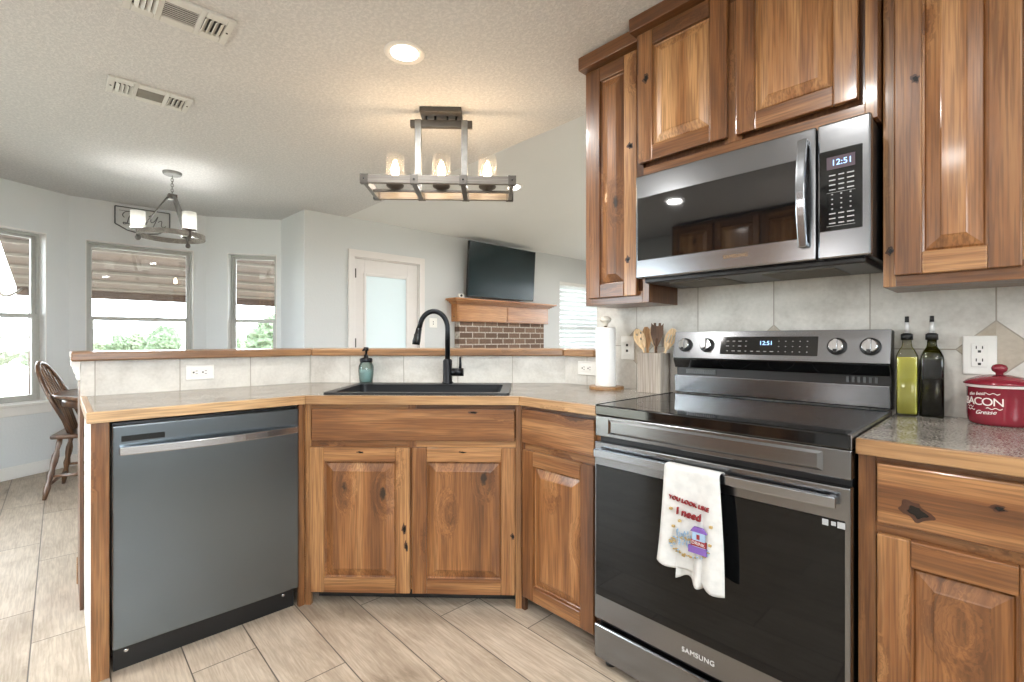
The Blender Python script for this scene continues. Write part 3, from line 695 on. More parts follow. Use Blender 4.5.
# ---------------------------------------------------------------- range
RL, RW = -1.029, .759
rg = thing('range', (RL, 1.401, 0), 0, 'black stainless electric range with a smooth glass top', 'range')
MB().box(.004, RW - .004, .030, .60, .03, .885, 'black').build('body', rg)
MB().box(0, RW, -.002, .56, .887, .925, 'black_gloss').build('cooktop', rg, .005)
b = MB(); b.box(RW - .007, RW + .001, .0, .56, .924, .9268, 'steel').box(RW - .0005, RW + .001, -.002, .56, .889, .9241, 'steel_lt'); b.build('cooktop_trim', rg); MB().box(0, .007, .0, .56, .9245, .9268, 'steel').build('cooktop_trim', rg)
def ringmesh(cx, cy, r):
    bm = MB(); i = bm.mi('ring'); n = 56
    a = [bm.bm.verts.new((cx + (r - .0012) * math.cos(2 * PI * k / n), cy + (r - .0012) * math.sin(2 * PI * k / n), .9256)) for k in range(n)]
    c = [bm.bm.verts.new((cx + (r + .0012) * math.cos(2 * PI * k / n), cy + (r + .0012) * math.sin(2 * PI * k / n), .9256)) for k in range(n)]
    for k in range(n): bm.bm.faces.new((a[k], a[(k + 1) % n], c[(k + 1) % n], c[k])).material_index = i
    bm.build('burner_ring', rg)
for cx, cy, rs in ((.20, .17, (.115,)), (.56, .18, (.135, .09)), (.20, .43, (.075,)), (.57, .43, (.085,)), (.38, .45, (.05,))):
    for r in rs: ringmesh(cx, cy, r)
# vent strip under the cooktop, with its embossed oblong
b = MB(); b.box(0, RW, .002, .05, .813, .886, 'steel')
fpn = b.build('front_panel', rg, .003)
b = MB(); y = .0015; i = b.mi('steel')
o_ = [(.055, .826), (.70, .826), (.70, .876), (.055, .876)]; n_ = [(.070, .834), (.688, .834), (.688, .869), (.070, .869)]
A = [b.bm.verts.new((q[0], y, q[1])) for q in o_]; B_ = [b.bm.verts.new((q[0], y - .006, q[1])) for q in n_]
for k in range(4): b.bm.faces.new((A[k], A[(k + 1) % 4], B_[(k + 1) % 4], B_[k])).material_index = i
b.bm.faces.new(B_).material_index = i
b.build('embossed_strip', fpn)
# oven door
od = MB().box(0, RW, -.004, .028, .165, .795, 'steel').build('oven_door', rg, .004)
MB().box(.008, RW - .012, -.0062, -.003, .250, .713, 'door_glass').build('oven_window', od, .0015)
b = MB(); b.box(.016, RW - .026, -.034, -.020, .746, .774, 'steel_hd'); b.box(.018, .036, -.022, -.002, .750, .770, 'steel_hd').box(RW - .046, RW - .028, -.022, -.002, .750, .770, 'steel_hd'); b.build('handle', od, .003)
for k, (x, w_) in enumerate(((.700, .013), (.719, .010), (.732, .016))):
    MB().box(x, x + w_, -.0068, -.006, .694 if k != 1 else .697, .709 if k != 1 else .707, 'greyprint').build('info_mark', od)
text('lettering', 'SAMSUNG', .021, (RW / 2, -.0045, .205), 'logo', od, space=1.08)
dr = MB().box(.003, RW - .003, -.010, .02, .030, .148, 'steel').build('drawer', rg, .005)
for x in (.045, RW - .045):
    for y in (.035, .55): MB().lathe([(.020, 0), (.021, .010), (.012, .014), (.012, .03)], 'black', 14, Matrix.Translation((x, y, 0))).build('foot', rg)
# backguard: side profile (y, z) pulled along x
def prof(pts, m, name, x0, x1, bevel=.003, parent=rg):
    return MB().prism(pts, x0, x1, m, Matrix(((0, 0, 1, 0), (1, 0, 0, 0), (0, 1, 0, 0), (0, 0, 0, 1)))).build(name, parent, bevel)
bg = prof([(.640, .925), (.640, 1.188), (.590, 1.188), (.568, 1.075), (.600, 1.055), (.600, .925)], 'black', 'backguard', .004, RW - .004)
cp = prof([(.592, 1.190), (.566, 1.076), (.562, 1.078), (.586, 1.191)], 'steel', 'control_panel', .004, RW - .004, .001)
prof([(.566, 1.075), (.562, 1.073), (.580, 1.036), (.600, 1.036), (.600, 1.055)], 'black_gloss', 'lower_bevel', .006, RW - .006, .001)
prof([(.572, 1.004), (.578, .930), (.600, .930), (.600, 1.004)], 'steel', 'rear_panel', .006, RW - .006, .002)
b = MB()
for k in range(16): b.box(.05 + k * .008, .055 + k * .008, .592, .6005, 1.010, 1.030, 'ring')
for k in range(6): b.box(.63 + k * .016, .638 + k * .016, .592, .6005, 1.010, 1.030, 'ring')
b.build('vent_slots', rg)
ang = math.atan2(.024, .113)                                     # lean of the control panel
def on_panel(x, s, off=0.):
    """point on the leaning control panel: s metres up from its lower edge, off metres in front of it"""
    return Vector((x, .562 + .2075 * s - off * .978, 1.078 + .978 * s + off * .2075))
PR = Matrix.Rotation(R(90) - ang, 4, 'X')                         # local z points out of the panel
def panel_m(x, s): return Matrix.Translation(on_panel(x, s)) @ Matrix.Rotation(R(90) - ang, 4, 'X')
dsp = MB().box(-.172, .172, -.036, .036, -.001, .0012, 'black_gloss', panel_m(.378, .056)).build('display', rg, .001)
text('digits', '12:51', .022, on_panel(.378, .066, .0015), 'led_blue', dsp, rot=(R(90) - ang, 0, 0))
b = MB(); rnd = random.Random(3)
for row in range(3):
    for k in range(13):
        if 4 <= k <= 7 and row > 0: continue
        x = .235 + k * .0235; wd = rnd.choice((.006, .010, .012)) if k < 8 else .004
        b.box(-wd / 2, wd / 2, -.0011, .0011, .0011, .0016, 'greyprint', panel_m(x, .034 + row * .020))
b.build('key_marks', dsp)
for x in (-.322, -.228, .228, .322):
    kx = RW / 2 + x; m = panel_m(kx, .056)
    k_ = MB().lathe([(.030, -.001), (.030, .004), (.026, .006)], 'black', 28, m).build('knob', rg)
    MB().lathe([(.023, .004), (.023, .020), (.020, .024)], 'chrome', 28, m).build('knob_cap', k_)
    MB().box(-.006, .006, -.023, .023, .020, .034, 'chrome', m).build('knob_grip', k_, .003)
    MB().box(-.0055, .0055, -.0236, -.014, .0195, .0342, 'black', m).build('pointer', k_, .001)

# ---------------------------------------------------------------- microwave
mw = thing('microwave', (-1.033, 1.680, 1.394), 0, 'stainless over-the-range microwave with dark glass door', 'microwave')
MW, MH = .757, .410
MB().box(.004, MW - .004, .022, .362, .006, MH - .002, 'black').build('body', mw, .003)
md = MB().box(0, .622, -.006, .022, .004, MH, 'steel').build('door', mw, .006)
MB().box(.010, .575, -.0078, -.005, .075, .322, 'micro_glass').build('glass', md, .002)
b = MB(); pts = []
n = 14
for k in range(n + 1):
    u = k / n; pts.append((-.008 - .020 - .026 * math.sin(PI * u), .045 + .33 * u))
bk = [(y + .014, z) for y, z in pts]
b.prism(pts + bk[::-1], .578, .604, 'steel_hd', Matrix(((0, 0, 1, 0), (1, 0, 0, 0), (0, 1, 0, 0), (0, 0, 0, 1))))
b.box(.580, .602, -.020, -.004, .045, .062, 'steel_lt').box(.580, .602, -.020, -.004, .358, .375, 'steel_lt'); b.build('handle', md, .004)
text('lettering', 'SAMSUNG', .017, (.385, -.0068, .047), 'logo_dim', md, space=1.1)
mp = MB().box(.626, MW, -.006, .022, .004, MH, 'steel').build('control_panel', mw, .006)
kp = MB().box(.632, .737, -.0078, -.005, .086, .326, 'black_gloss').build('key_pad', mp, .002)
ds = MB().box(.650, .720, -.0086, -.0076, .268, .305, 'led_glow').build('clock_window', kp)
text('digits', '12:51', .024, (.688, -.0090, .286), 'led_blue', ds)
b = MB()
for row in range(11):
    for c in range(3):
        wd = (.016, .014, .017)[c] if row < 4 or row > 7 else .004
        x = .664 + c * .0225; z = .250 - row * .0142
        b.box(x - wd / 2, x + wd / 2, -.0084, -.0076, z - .0016, z + .0016, 'greyprint')
b.box(.650, .720, -.0082, -.0076, .1985, .1993, 'greyprint').box(.650, .720, -.0082, -.0076, .099, .0998, 'greyprint'); b.build('key_marks', kp)
b = MB(); b.box(.02, MW - .02, .03, .34, -.012, .008, 'black'); b.build('underside', mw, .004)
for x in (.10, .44): MB().box(x, x + .21, .08, .30, -.0155, -.011, 'ventgrey').build('grease_filter', mw, .002)

# ---------------------------------------------------------------- sink corner
sk = thing('kitchen_sink', (-2.115, .78, .9155), 45, 'black composite drop-in sink set in the corner counter', 'sink')
def rrect(x0, x1, y0, y1, r, n=5):
    out = []
    for cx, cy, a in ((x1 - r, y1 - r, 0), (x0 + r, y1 - r, 90), (x0 + r, y0 + r, 180), (x1 - r, y0 + r, 270)):
        out += [(cx + r * math.cos(R(a + 90 * k / n)), cy + r * math.sin(R(a + 90 * k / n))) for k in range(n + 1)]
    return out
MB().prism(rrect(.070, .890, .012, .506, .018), .0, .009, 'sinkblack', holes=[rrect(.112, .848, .045, .405, .03)]).build('rim', sk, .003)
b = MB(); i = b.mi('sinkblack'); rings = []
for d_, z in ((0, .006), (0, -.02), (.006, -.17), (.03, -.20)):
    rings.append([b.bm.verts.new((x, y, z)) for x, y in rrect(.112 + d_, .848 - d_, .045 + d_, .405 - d_, .03)])
for p, q in zip(rings, rings[1:]):
    for k in range(len(p)): b.bm.faces.new((p[k], p[(k + 1) % len(p)], q[(k + 1) % len(q)], q[k])).material_index = i
b.bm.faces.new(rings[-1]).material_index = i
bs = b.build('basin', sk); sm = bs.modifiers.new('wall', 'SOLIDIFY'); sm.thickness = .004; sm.offset = 1
MB().lathe([(.045, -.199), (.045, -.1965), (.03, -.198), (.0, -.1985)], 'chrome', 24, Matrix.Translation((.48, .25, 0)), cap=False).build('drain', sk)

fa = thing('faucet', SF(.552, .462) + (.9245,), 45, 'matte black gooseneck faucet standing behind the sink', 'faucet')
MB().lathe([(.030, 0), (.030, .006), (.026, .010), (.0245, .014), (.0245, .120), (.019, .128), (.0155, .13)], 'iron').build('body', fa)
pts = [(0, 0, .125), (0, 0, .29)] + [(-.074 + .074 * math.cos(R(a)), -.0 - .0 * a, .29 + .092 * math.sin(R(a))) for a in range(12, 165, 12)]
pts += [(-.1515, -.006, .285)]
MB().tube(pts, .0135, 'iron', 16).build('spout', fa)
b = MB(); b.tube([(-.1500, -.006, .292), (-.1560, -.008, .262), (-.1640, -.010, .222), (-.1660, -.011, .205)], [.0155, .0175, .0215, .020], 'iron', 18)
hd = b.build('spray_head', fa); MB().box(-.1725, -.150, -.0345, -.028, .228, .262, 'black').build('button', hd, .003)
b = MB(); b.tube([(.018, 0, .060), (.085, 0, .060)], .021, 'iron', 18); b.build('valve', fa)
MB().tube([(.066, 0, .075), (.068, .0, .105), (.066, 0, .140)], [.0085, .0065, .006], 'iron', 10, flat=(1., .7)).build('lever', fa)

sd = thing('soap_dispenser', SF(.088, .548) + (.9155,), 45, 'teal glass soap bottle with black pump left of the sink', 'soap dispenser')
MB().lathe([(.027, 0), (.033, .004), (.037, .03), (.0405, .065), (.040, .095), (.033, .110), (.029, .118)], 'tealglass').build('bottle', sd)
MB().lathe([(.025, .004), (.031, .008), (.035, .03), (.0375, .06), (.0365, .075)], 'soap').build('soap', sd)
MB().lathe([(.032, .117), (.034, .119), (.034, .134), (.030, .138), (.012, .142), (.011, .158)], 'iron').build('cap', sd)
pm = MB().lathe([(.006, .155), (.006, .178), (.0135, .179), (.0135, .197), (.010, .199)], 'iron', 18).build('pump', sd)
MB().tube([(0, 0, .189), (.0, -.035, .188), (0, -.052, .181)], [.007, .0055, .005], 'iron', 10).build('nozzle', pm)

def outlet(loc, rot, label, w_=.075, h_=.118, toggle=False, turned=False):
    t = thing('wall_switch' if toggle else 'wall_outlet', loc, rot, label, 'switch' if toggle else 'outlet')
    b = MB(); b.box(-w_ / 2, w_ / 2, -.006, 0, -h_ / 2, h_ / 2, 'white'); pl = b.build('cover_plate', t, .003)
    m = Matrix.Rotation(R(90), 4, 'Y') if turned else Matrix()
    if toggle:
        MB().box(-.017, .017, -.008, -.005, -.034, .034, 'white', m).build('rocker', t, .002); MB().box(-.006, .006, -.0085, -.0078, .008, .020, 'slot', m).build('slot', t)
        MB().box(-.006, .006, -.0085, -.0078, -.020, -.008, 'slot', m).build('slot', t)
    else:
        MB().box(-.018, .018, -.008, -.005, -.036, .036, 'white', m).build('receptacle', t, .002)
        for z in (.019, -.019):
            b = MB(); b.box(-.008, -.0055, -.0085, -.0078, z, z + .009, 'slot', m).box(.0055, .008, -.0085, -.0078, z, z + .009, 'slot', m).box(-.0035, .0035, -.0085, -.0078, z - .011, z - .004, 'slot', m); b.build('slots', t)
    return t
outlet((-.0715, WY, 1.1095), 0, 'white outlet plate on the tile behind the red canister')
outlet((-1.303, WY, 1.1155), 0, 'white switch plate on the tile left of the utensil crock', toggle=True)
outlet((-2.711, .497, .998), 90, 'white sideways outlet on the tile above the dishwasher', .118, .072, turned=True)
outlet((-1.552, WY, 1.004), 0, 'white sideways outlet on the tile left of the paper towels', .118, .074, turned=True)
outlet((-4.9, 3.355, 1.36), 90, 'white switch plate beside the half-glass door', .115, .115, toggle=True)

# paper towel
px, py = -1.362, 1.940
ph = thing('paper_towel_holder', (px, py, .915), 20, 'paper towel stand with live-edge wooden disc base and ceramic knob', 'towel holder')
rnd = random.Random(5); n = 40
b = MB(); b.prism([((.083 + .004 * math.sin(3 * a) + .002 * math.sin(7 * a)) * math.cos(a), (.083 + .004 * math.sin(3 * a) + .002 * math.sin(7 * a)) * math.sin(a)) for a in (2 * PI * k / n for k in range(n))], 0, .016, 'disc'); b.build('base', ph, .003)
MB().lathe([(.008, .016), (.008, .312)], 'dark_lamp', 12).build('rod', ph)
MB().lathe([(.011, .308), (.013, .314), (.010, .318), (.024, .330), (.027, .340), (.022, .350), (.008, .355), (.0, .3555)], 'ceramic', 20, cap=False).build('knob', ph)
pr = thing('paper_towel_roll', (px, py, .9315), 0, 'white paper towel roll on the wooden stand', 'paper towel')
MB().lathe([(.012, 0), (.0465, 0), (.0475, .003), (.0475, .281), (.0465, .284), (.020, .284)], 'paper', 40, cap=False).build('roll', pr)
MB().lathe([(.020, .001), (.020, .286), (.018, .286), (.018, .001)], 'spoon2', 24, cap=False).build('core', pr)

# utensil crock
ck = thing('utensil_crock', (-1.130, 1.985, .9155), 0, 'square weathered wood crock holding the spoons left of the range', 'crock')
b = MB(); a, h = .058, .181
b.box(-a, a, -.042, -.032, 0, h, 'crock').box(-a, a, .032, .042, 0, h, 'crock').box(-a, -a + .010, -.032, .032, 0, h, 'crock').box(a - .010, a, -.032, .032, 0, h, 'crock'); b.build('walls', ck, .001)
MB().box(-a + .010, a - .010, -.032, .032, .0, .01, 'crock').build('floor', ck)
def utensil(base, tip, kind, m, label, roll=0., wid=.03):
    """a handle from base up to a flat head at tip"""
    A, B_ = Vector(base), Vector(tip); L = (B_ - A).length
    t = thing('kitchen_spatula' if kind == 'turner' else 'wooden_spoon', base, 0, label, 'utensil'); zz = (B_ - A).normalized(); yy = Vector((-.5, .87, 0)); yy = (yy - zz * yy.dot(zz)).normalized(); xx = yy.cross(zz)
    mt = Matrix.Translation(A).inverted() @ Matrix.Translation(A) @ Matrix((xx, yy, zz)).transposed().to_4x4() @ Matrix.Rotation(roll, 4, 'Z')
    b = MB(); b.tube([mt @ Vector((0, 0, 0)), mt @ Vector((0, 0, L - .07))], .0055, m, 10); b.build('handle', t)
    hl = .098 if kind != 'turner' else .105; z0 = L - hl; prof_ = []
    for k in range(17):
        u = k / 16
        if kind == 'turner': x = .007 + (wid - .007) * min(1, u * 1.9) ** .8
        else: x = .0055 + (wid - .0055) * math.sin(PI * min(1, (u * .93 + .05)) ** 1.25) ** .75
        prof_.append((x, z0 + hl * u))
    out = [(x, z) for x, z in prof_] + ([] if kind != 'turner' else [(wid * .62, L - .012), (wid * .58, L), (wid * .2, L), (wid * .16, L - .014), (-wid * .16, L - .014), (-wid * .2, L), (-wid * .58, L), (-wid * .62, L - .012)]) + [(-x, z) for x, z in prof_[::-1]]
    holes = []
    if kind == 'slotted': holes = [[(sx - .0022, L - .068), (sx + .0022, L - .068), (sx + .0022, L - .028), (sx - .0022, L - .028)] for sx in (-.011, 0, .011)]
    if kind == 'holed': holes = [[(sx + .004 * math.cos(2 * PI * k / 10), zz + .006 * math.sin(2 * PI * k / 10)) for k in range(10)] for sx, zz in ((.004, L - .050), (-.008, L - .026), (.012, L - .022))]
    hm = mt @ Matrix(((1, 0, 0, 0), (0, 0, 1, 0), (0, 1, 0, 0), (0, 0, 0, 1)))
    b = MB(); b.prism(out, -.003, .003, m, hm, holes=holes); b.build('head', t, .001); return t
utensil((-1.105, 1.970, .927), (-1.212, 1.975, 1.205), 'holed', 'spoon', 'pale holed wooden spoon leaning furthest left in the crock', .2, .026)
utensil((-1.150, 1.990, .927), (-1.178, 2.000, 1.216), 'spoon', 'spoon2', 'tan wooden spoon second from the left in the crock', .15, .021)
utensil((-1.118, 2.008, .927), (-1.146, 2.012, 1.226), 'spoon', 'spoon', 'round pale wooden spoon behind the tan one in the crock', 0, .022)
utensil((-1.120, 1.968, .927), (-1.100, 1.966, 1.232), 'turner', 'spoon3', 'dark walnut slotted spatula in the middle of the crock', 0, .027)
utensil((-1.140, 1.984, .927), (-1.034, 1.990, 1.205), 'slotted', 'spoon', 'pale slotted wooden spoon leaning right towards the range', .0, .024)

# bottles
def cruet(loc, glass, fluid, level, label, name):
    t = thing(name, (loc[0], loc[1], .9155), 8, label, 'bottle')
    def sq(h): return rrect(-h, h, -h, h, h * .28, 3)
    def sqlathe(prof_, m, nm):
        b = MB(); i = b.mi(m); rs = []
        for h, z in prof_: rs.append([b.bm.verts.new((x, y, z)) for x, y in (sq(h) if h > .017 else [(h * 1.1 * math.cos(q), h * 1.1 * math.sin(q)) for q in [math.atan2(y_, x_) for x_, y_ in sq(1.)]])])
        for p, q in zip(rs, rs[1:]):
            for k in range(len(p)): f = b.bm.faces.new((p[k], p[(k + 1) % len(p)], q[(k + 1) % len(q)], q[k])); f.material_index = i; f.smooth = True
        b.bm.faces.new(rs[0][::-1]).material_index = i; b.bm.faces.new(rs[-1]).material_index = i
        return b.build(nm, t)
    sqlathe([(.0255, 0), (.0275, .003), (.0275, .178), (.0265, .190), (.0205, .206), (.0150, .218), (.0130, .228), (.0125, .252)], glass, 'glass_body')
    sqlathe([(.0235, .004), (.0250, .008), (.0250, level)], fluid, 'contents')
    MB().lathe([(.0155, .240), (.0155, .258), (.0105, .262)], 'black', 18).build('stopper', t)
    sp = MB().tube([(0, 0, .260), (0, 0, .285), (0, 0, .300)], [.0068, .0058, .0048], 'logo', 12).build('pour_spout', t)
    MB().tube([(0, 0, .297), (0, 0, .316)], [.0058, .0054], 'black', 12).build('spout_cap', sp)
cruet((-.236, 1.992), 'bottleglass', 'oil', .186, 'square clear bottle of yellow-green oil with black pour spout', 'oil_bottle')
cruet((-.176, 1.996), 'darkglass', 'liquor', .178, 'square dark vinegar bottle with black pour spout', 'vinegar_bottle')

# red canister
pcx, pcy, prd = -.028, 1.957, .068
pot = thing('canister', (pcx, pcy, .9155), 0, 'red enamel lidded canister with white BACON lettering', 'canister')
MB().lathe([(.058, 0), (.063, .003), (.066, .010), (prd, .03), (prd, .112), (.0695, .114)], 'red', 48).build('body', pot)
MB().lathe([(.0692, .106), (.0700, .107), (.0700, .113), (.0692, .114)], 'print', 48, cap=False).build('rim_band', pot, label='thin white rim')
ld = MB().lathe([(.069, .113), (.0755, .1145), (.0760, .117), (.066, .126), (.045, .136), (.020, .141), (.0, .142)], 'red', 48, cap=False).build('lid', pot)
MB().lathe([(.008, .139), (.008, .146), (.0155, .152), (.0175, .160), (.014, .168), (.006, .1715), (0, .172)], 'red', 24, cap=False).build('knob', ld)
th = R(252)
def wrap(zc, ac, sh=0.):
    return lambda c: Vector(((prd + .0006 + c.z) * math.cos(ac + c.x / prd), (prd + .0006 + c.z) * math.sin(ac + c.x / prd), zc + c.y + sh * c.x))
text('lettering', 'BACON', .031, None, 'print', pot, warp=wrap(.066, R(237)), space=.86)
text('lettering', 'the best', .013, None, 'print', pot, warp=wrap(.088, R(228), .1), shear=.3)
text('lettering', 'Grease', .016, None, 'print', pot, warp=wrap(.037, R(246), .08), shear=.35)
b = MB(); i = b.mi('print')
for z, a0, a1 in ((.090, 244, 272), (.049, 248, 276), (.043, 205, 226), (.051, 203, 222)):
    f = wrap(z, 0.); vs = []
    for k in range(13):
        a_ = R(a0 + (a1 - a0) * k / 12); wv = .002 * math.sin(k * 1.1); vs.append([b.bm.verts.new(f(Vector((a_ * prd, wv + q, 0)))) for q in (-.0010, .0010)])
    for p, q in zip(vs, vs[1:]): b.bm.faces.new((p[0], q[0], q[1], p[1])).material_index = i
b.build('scroll_print', pot)

# ---------------------------------------------------------------- dish towel on the oven handle
tw = thing('dish_towel', (-.646, 1.368, .776), 0, 'white embroidered dish towel hanging on the oven handle', 'towel')
def towel_sheet(x0, x1, ybar, length_l, length_r, nm, seed, skew=0., back=.03, base=0.):
    b = MB(); i = b.mi('cloth'); nx, nz = 22, 44; g = []
    for a in range(nx + 1):
        u = a / nx; col = []; Lf = length_l + (length_r - length_l) * u + .010 * math.sin(u * 9 + seed)
        for k in range(nz + 1):
            s = -back + (Lf + back) * k / nz                       # arclength from the bar top
            x = x0 + (x1 - x0) * u
            if s < 0: yy, zz = ybar + .012, s
            else:
                yy, zz = ybar - .018, -s
            tt = max(-1, min(1, s / .018)); yy = ybar - .018 * math.sin(tt * PI / 2) if abs(s) < .018 else (ybar - .018 if s > 0 else ybar + .018)
            if abs(s) < .018: zz = -.006 * (1 - math.cos(tt * PI / 2)) * 1.2 + .004
            else: zz = -abs(s) + .012
            dpt = max(0, s) / .35
            yy -= base + dpt * (.010 * math.sin(u * 7.5 + seed + dpt * 1.2) + .004 * math.sin(u * 17 + seed * 2) + .006) if s > 0 else 0
            xx = x + skew * dpt * (u - .35) + .006 * math.sin(dpt * 3 + seed) * dpt - .012 * dpt * (1 - u)
            col.append(b.bm.verts.new((xx, yy, zz)))
        g.append(col)
    for a in range(nx):
        for k in range(nz):
            f = b.bm.faces.new((g[a][k], g[a][k + 1], g[a + 1][k + 1], g[a + 1][k])); f.material_index = i; f.smooth = True
    o = b.build(nm, tw); sm = o.modifiers.new('thick', 'SOLIDIFY'); sm.thickness = .0025; return o
ybar = .002
fl = towel_sheet(-.084, .080, ybar, .300, .345, 'front_fold', .3, .03, base=.004)
towel_sheet(-.030, .060, ybar, .335, .342, 'inner_fold', 1.7, .0, base=-.002)
def on_towel(nm, body, size, x, z, m, **k): text(nm, body, size, (x, ybar - .034 - .006 * (-z) / .3, z), m, tw, extrude=.0004, **k)
text('stitched_words', 'YOU LOOK LIKE', .0165, (-.006, ybar - .0285, -.098), 'stitch_red', tw, rot=(R(90), R(6), 0), extrude=.0035)
text('stitched_words', 'I need', .030, (-.004, ybar - .032, -.130), 'stitch_red', tw, rot=(R(90), R(4), 0), extrude=.0045)
b = MB(); yj = ybar - .0375
def blob(x0, x1, z0, z1, m, yy=0.): b.box(x0, x1, yj - .0005 - yy, yj + .006, z0, z1, m)
b2 = b
blob(.010, .046, -.232, -.172, 'stitch_blue'); blob(-.002, .052, -.234, -.214, 'stitch_purple', .0004)
b.prism([(.004, -.172), (.052, -.172), (.040, -.158), (.014, -.158)], yj - .0012, yj + .006, 'stitch_purple', MXZ)
blob(.006, .050, -.212, -.196, 'stitch_red', .0008); blob(.023, .032, -.192, -.178, 'stitch_red', .0006)
b.build('stitched_picture', tw, label='purple and pale blue stitched house shape')
b = MB(); rnd = random.Random(11)
for k in range(90):
    a = rnd.uniform(0, 2 * PI); q = rnd.uniform(.75, 1.0); x = -.002 + .060 * q * math.cos(a); z = -.226 + .030 * q * math.sin(a)
    b.box(x - .003, x + .003, yj + .0005, yj + .006, z - .001, z + .001, rnd.choice(('stitch_gold', 'stitch_gold', 'stitch_blue')))
for k in range(30):
    x = rnd.uniform(-.040, .004); z = rnd.uniform(-.222, -.180); b.box(x - .0008, x + .0008, yj + .0008, yj + .006, z - .004, z + .004, 'stitch_blue')
for x, z in ((-.058, -.125), (-.050, -.176), (.062, -.148), (.060, -.20), (-.03, -.155)): b.box(x - .004, x + .004, yj + .0002, yj + .008, z - .003, z + .003, 'stitch_gold')
b.build('stitched_border', tw)['kind'] = 'stuff'
text('stitched_words', 'DRINK', .013, (.028, yj - .0015, -.204), 'cloth', tw, rot=(R(90), R(3), 0), extrude=.0006)

# ---------------------------------------------------------------- linear lamp over the sink corner
lm = thing('linear_chandelier', (-2.262, 1.607, C), 49, 'long rectangular grey wood and metal lamp with three glass shades', 'ceiling lamp')
MB().box(-.118, .118, -.065, .065, -.028, 0, 'dark_lamp').build('canopy_plate', lm, .003)
MB().box(-.178, .178, -.014, .014, -.092, -.052, 'dark_lamp').build('top_bar', lm, .002)
b = MB()
for x in (-.085, -.035, .035, .085): b.lathe([(.006, -.060), (.006, -.028)], 'black', 10, Matrix.Translation((x, 0, 0)))
b.build('canopy_stems', lm)
for x in (-.133, .133):
    MB().box(x - .018, x + .018, -.018, .018, -.467, -.05, 'grey_lamp').build('upright', lm, .002)
    MB().box(x - .014, x + .014, -.150, .150, -.470, -.452, 'dark_lamp').build('cross_bar', lm, .002)
FZ0, FZ1 = -.464, -.420
for s_ in (-1, 1):
    r_ = MB().box(-.41, .41, s_ * .150 - .011, s_ * .150 + .011, FZ0, FZ1, 'lampwood').build('long_rail', lm, .002)
    e_ = MB().box(-.011, .011, -.139, .139, FZ0, FZ1, 'grey_lamp', Matrix.Translation((s_ * .401, 0, 0))).build('end_rail', lm, .002)
    for x in (-.401, -.133, .133, .401):
        hb = .022
        k_ = MB().box(x - hb, x + hb, s_ * .150 - .0145, s_ * .150 + .0145, FZ0 - .004, FZ1 + .004, 'dark_lamp').build('bracket', r_, .002)
        MB().lathe([(.005, 0), (.005, .003), (.002, .005)], 'black', 10, Matrix.Translation((x, s_ * .1645, -.442)) @ Matrix.Rotation(R(90) * s_ * -1, 4, 'X')).build('bolt', k_)
MB().box(-.39, .39, -.008, .008, -.464, -.452, 'dark_lamp').build('centre_bar', lm, .001)
for x in (-.265, 0, .265):
    m = Matrix.Translation((x, 0, -.012))
    h_ = MB().lathe([(.018, -.44), (.046, -.424), (.050, -.418), (.050, -.413), (.016, -.412), (.016, -.375), (.0, -.374)], 'dark_lamp', 24, m, cap=False).build('lamp_holder', lm)
    MB().lathe([(.050, -.411), (.0535, -.408), (.0535, -.245), (.0520, -.245), (.0520, -.405)], 'lampglass', 32, m, cap=False).build('glass_shade', lm)
    MB().lathe([(.010, -.374), (.019, -.358), (.021, -.335), (.019, -.305), (.010, -.285), (.0, -.280)], 'bulb', 18, m, cap=False).build('bulb', h_)

# ---------------------------------------------------------------- round lamp over the dining table
pd = thing('pendant_chandelier', (-4.527, .645, C), 0, 'grey ring-shaped hanging lamp with white glass shades over the dining table', 'hanging lamp')
MB().lathe([(.055, -.024), (.062, -.018), (.065, -.004), (.065, 0)], 'grey_lamp', 28).build('canopy', pd)
b = MB()
for k in range(7):
    z = -.030 - k * .0205; ring = [(.009 * math.cos(a), 0, z - .010 + .0145 * math.sin(a)) for a in (2 * PI * q / 12 for q in range(13))]
    if k % 2: ring = [(0, x, z_) for x, _, z_ in ring]
    b.tube(ring, .0026, 'grey_lamp', 6, caps=False)
b.build('chain', pd)
MB().box(-.030, .030, -.030, .030, -.215, -.175, 'dark_lamp').build('apex_block', pd, .003)
n = 48; ro, ri = .222, .206
MB().prism([(ro * math.cos(2 * PI * k / n), ro * math.sin(2 * PI * k / n)) for k in range(n)], -.520, -.482, 'lampwood', holes=[[(ri * math.cos(2 * PI * k / n), ri * math.sin(2 * PI * k / n)) for k in range(n)]]).build('ring', pd, .002)
for a in (262, 22, 142):
    ca, sa = math.cos(R(a)), math.sin(R(a)); q = Vector((ca * .214, sa * .214, 0)); m = Matrix.Translation(q)
    MB().tube([(ca * .03, sa * .03, -.195), (ca * .200, sa * .200, -.485)], .012, 'grey_lamp', 4, flat=(1.5, .5)).build('arm', pd)
    h_ = MB().lathe([(.010, -.555), (.018, -.545), (.018, -.53), (.012, -.52), (.012, -.480), (.044, -.474), (.046, -.468), (.016, -.466), (.016, -.445), (0, -.444)], 'dark_lamp', 20, m, cap=False).build('lamp_holder', pd)
    MB().lathe([(.044, -.467), (.047, -.465), (.047, -.338), (.0455, -.338), (.0455, -.463)], 'shade', 28, m, cap=False).build('glass_shade', pd)
    MB().lathe([(.010, -.444), (.022, -.425), (.024, -.400), (.015, -.372), (0, -.366)], 'bulb_cool', 16, m, cap=False).build('bulb', h_)

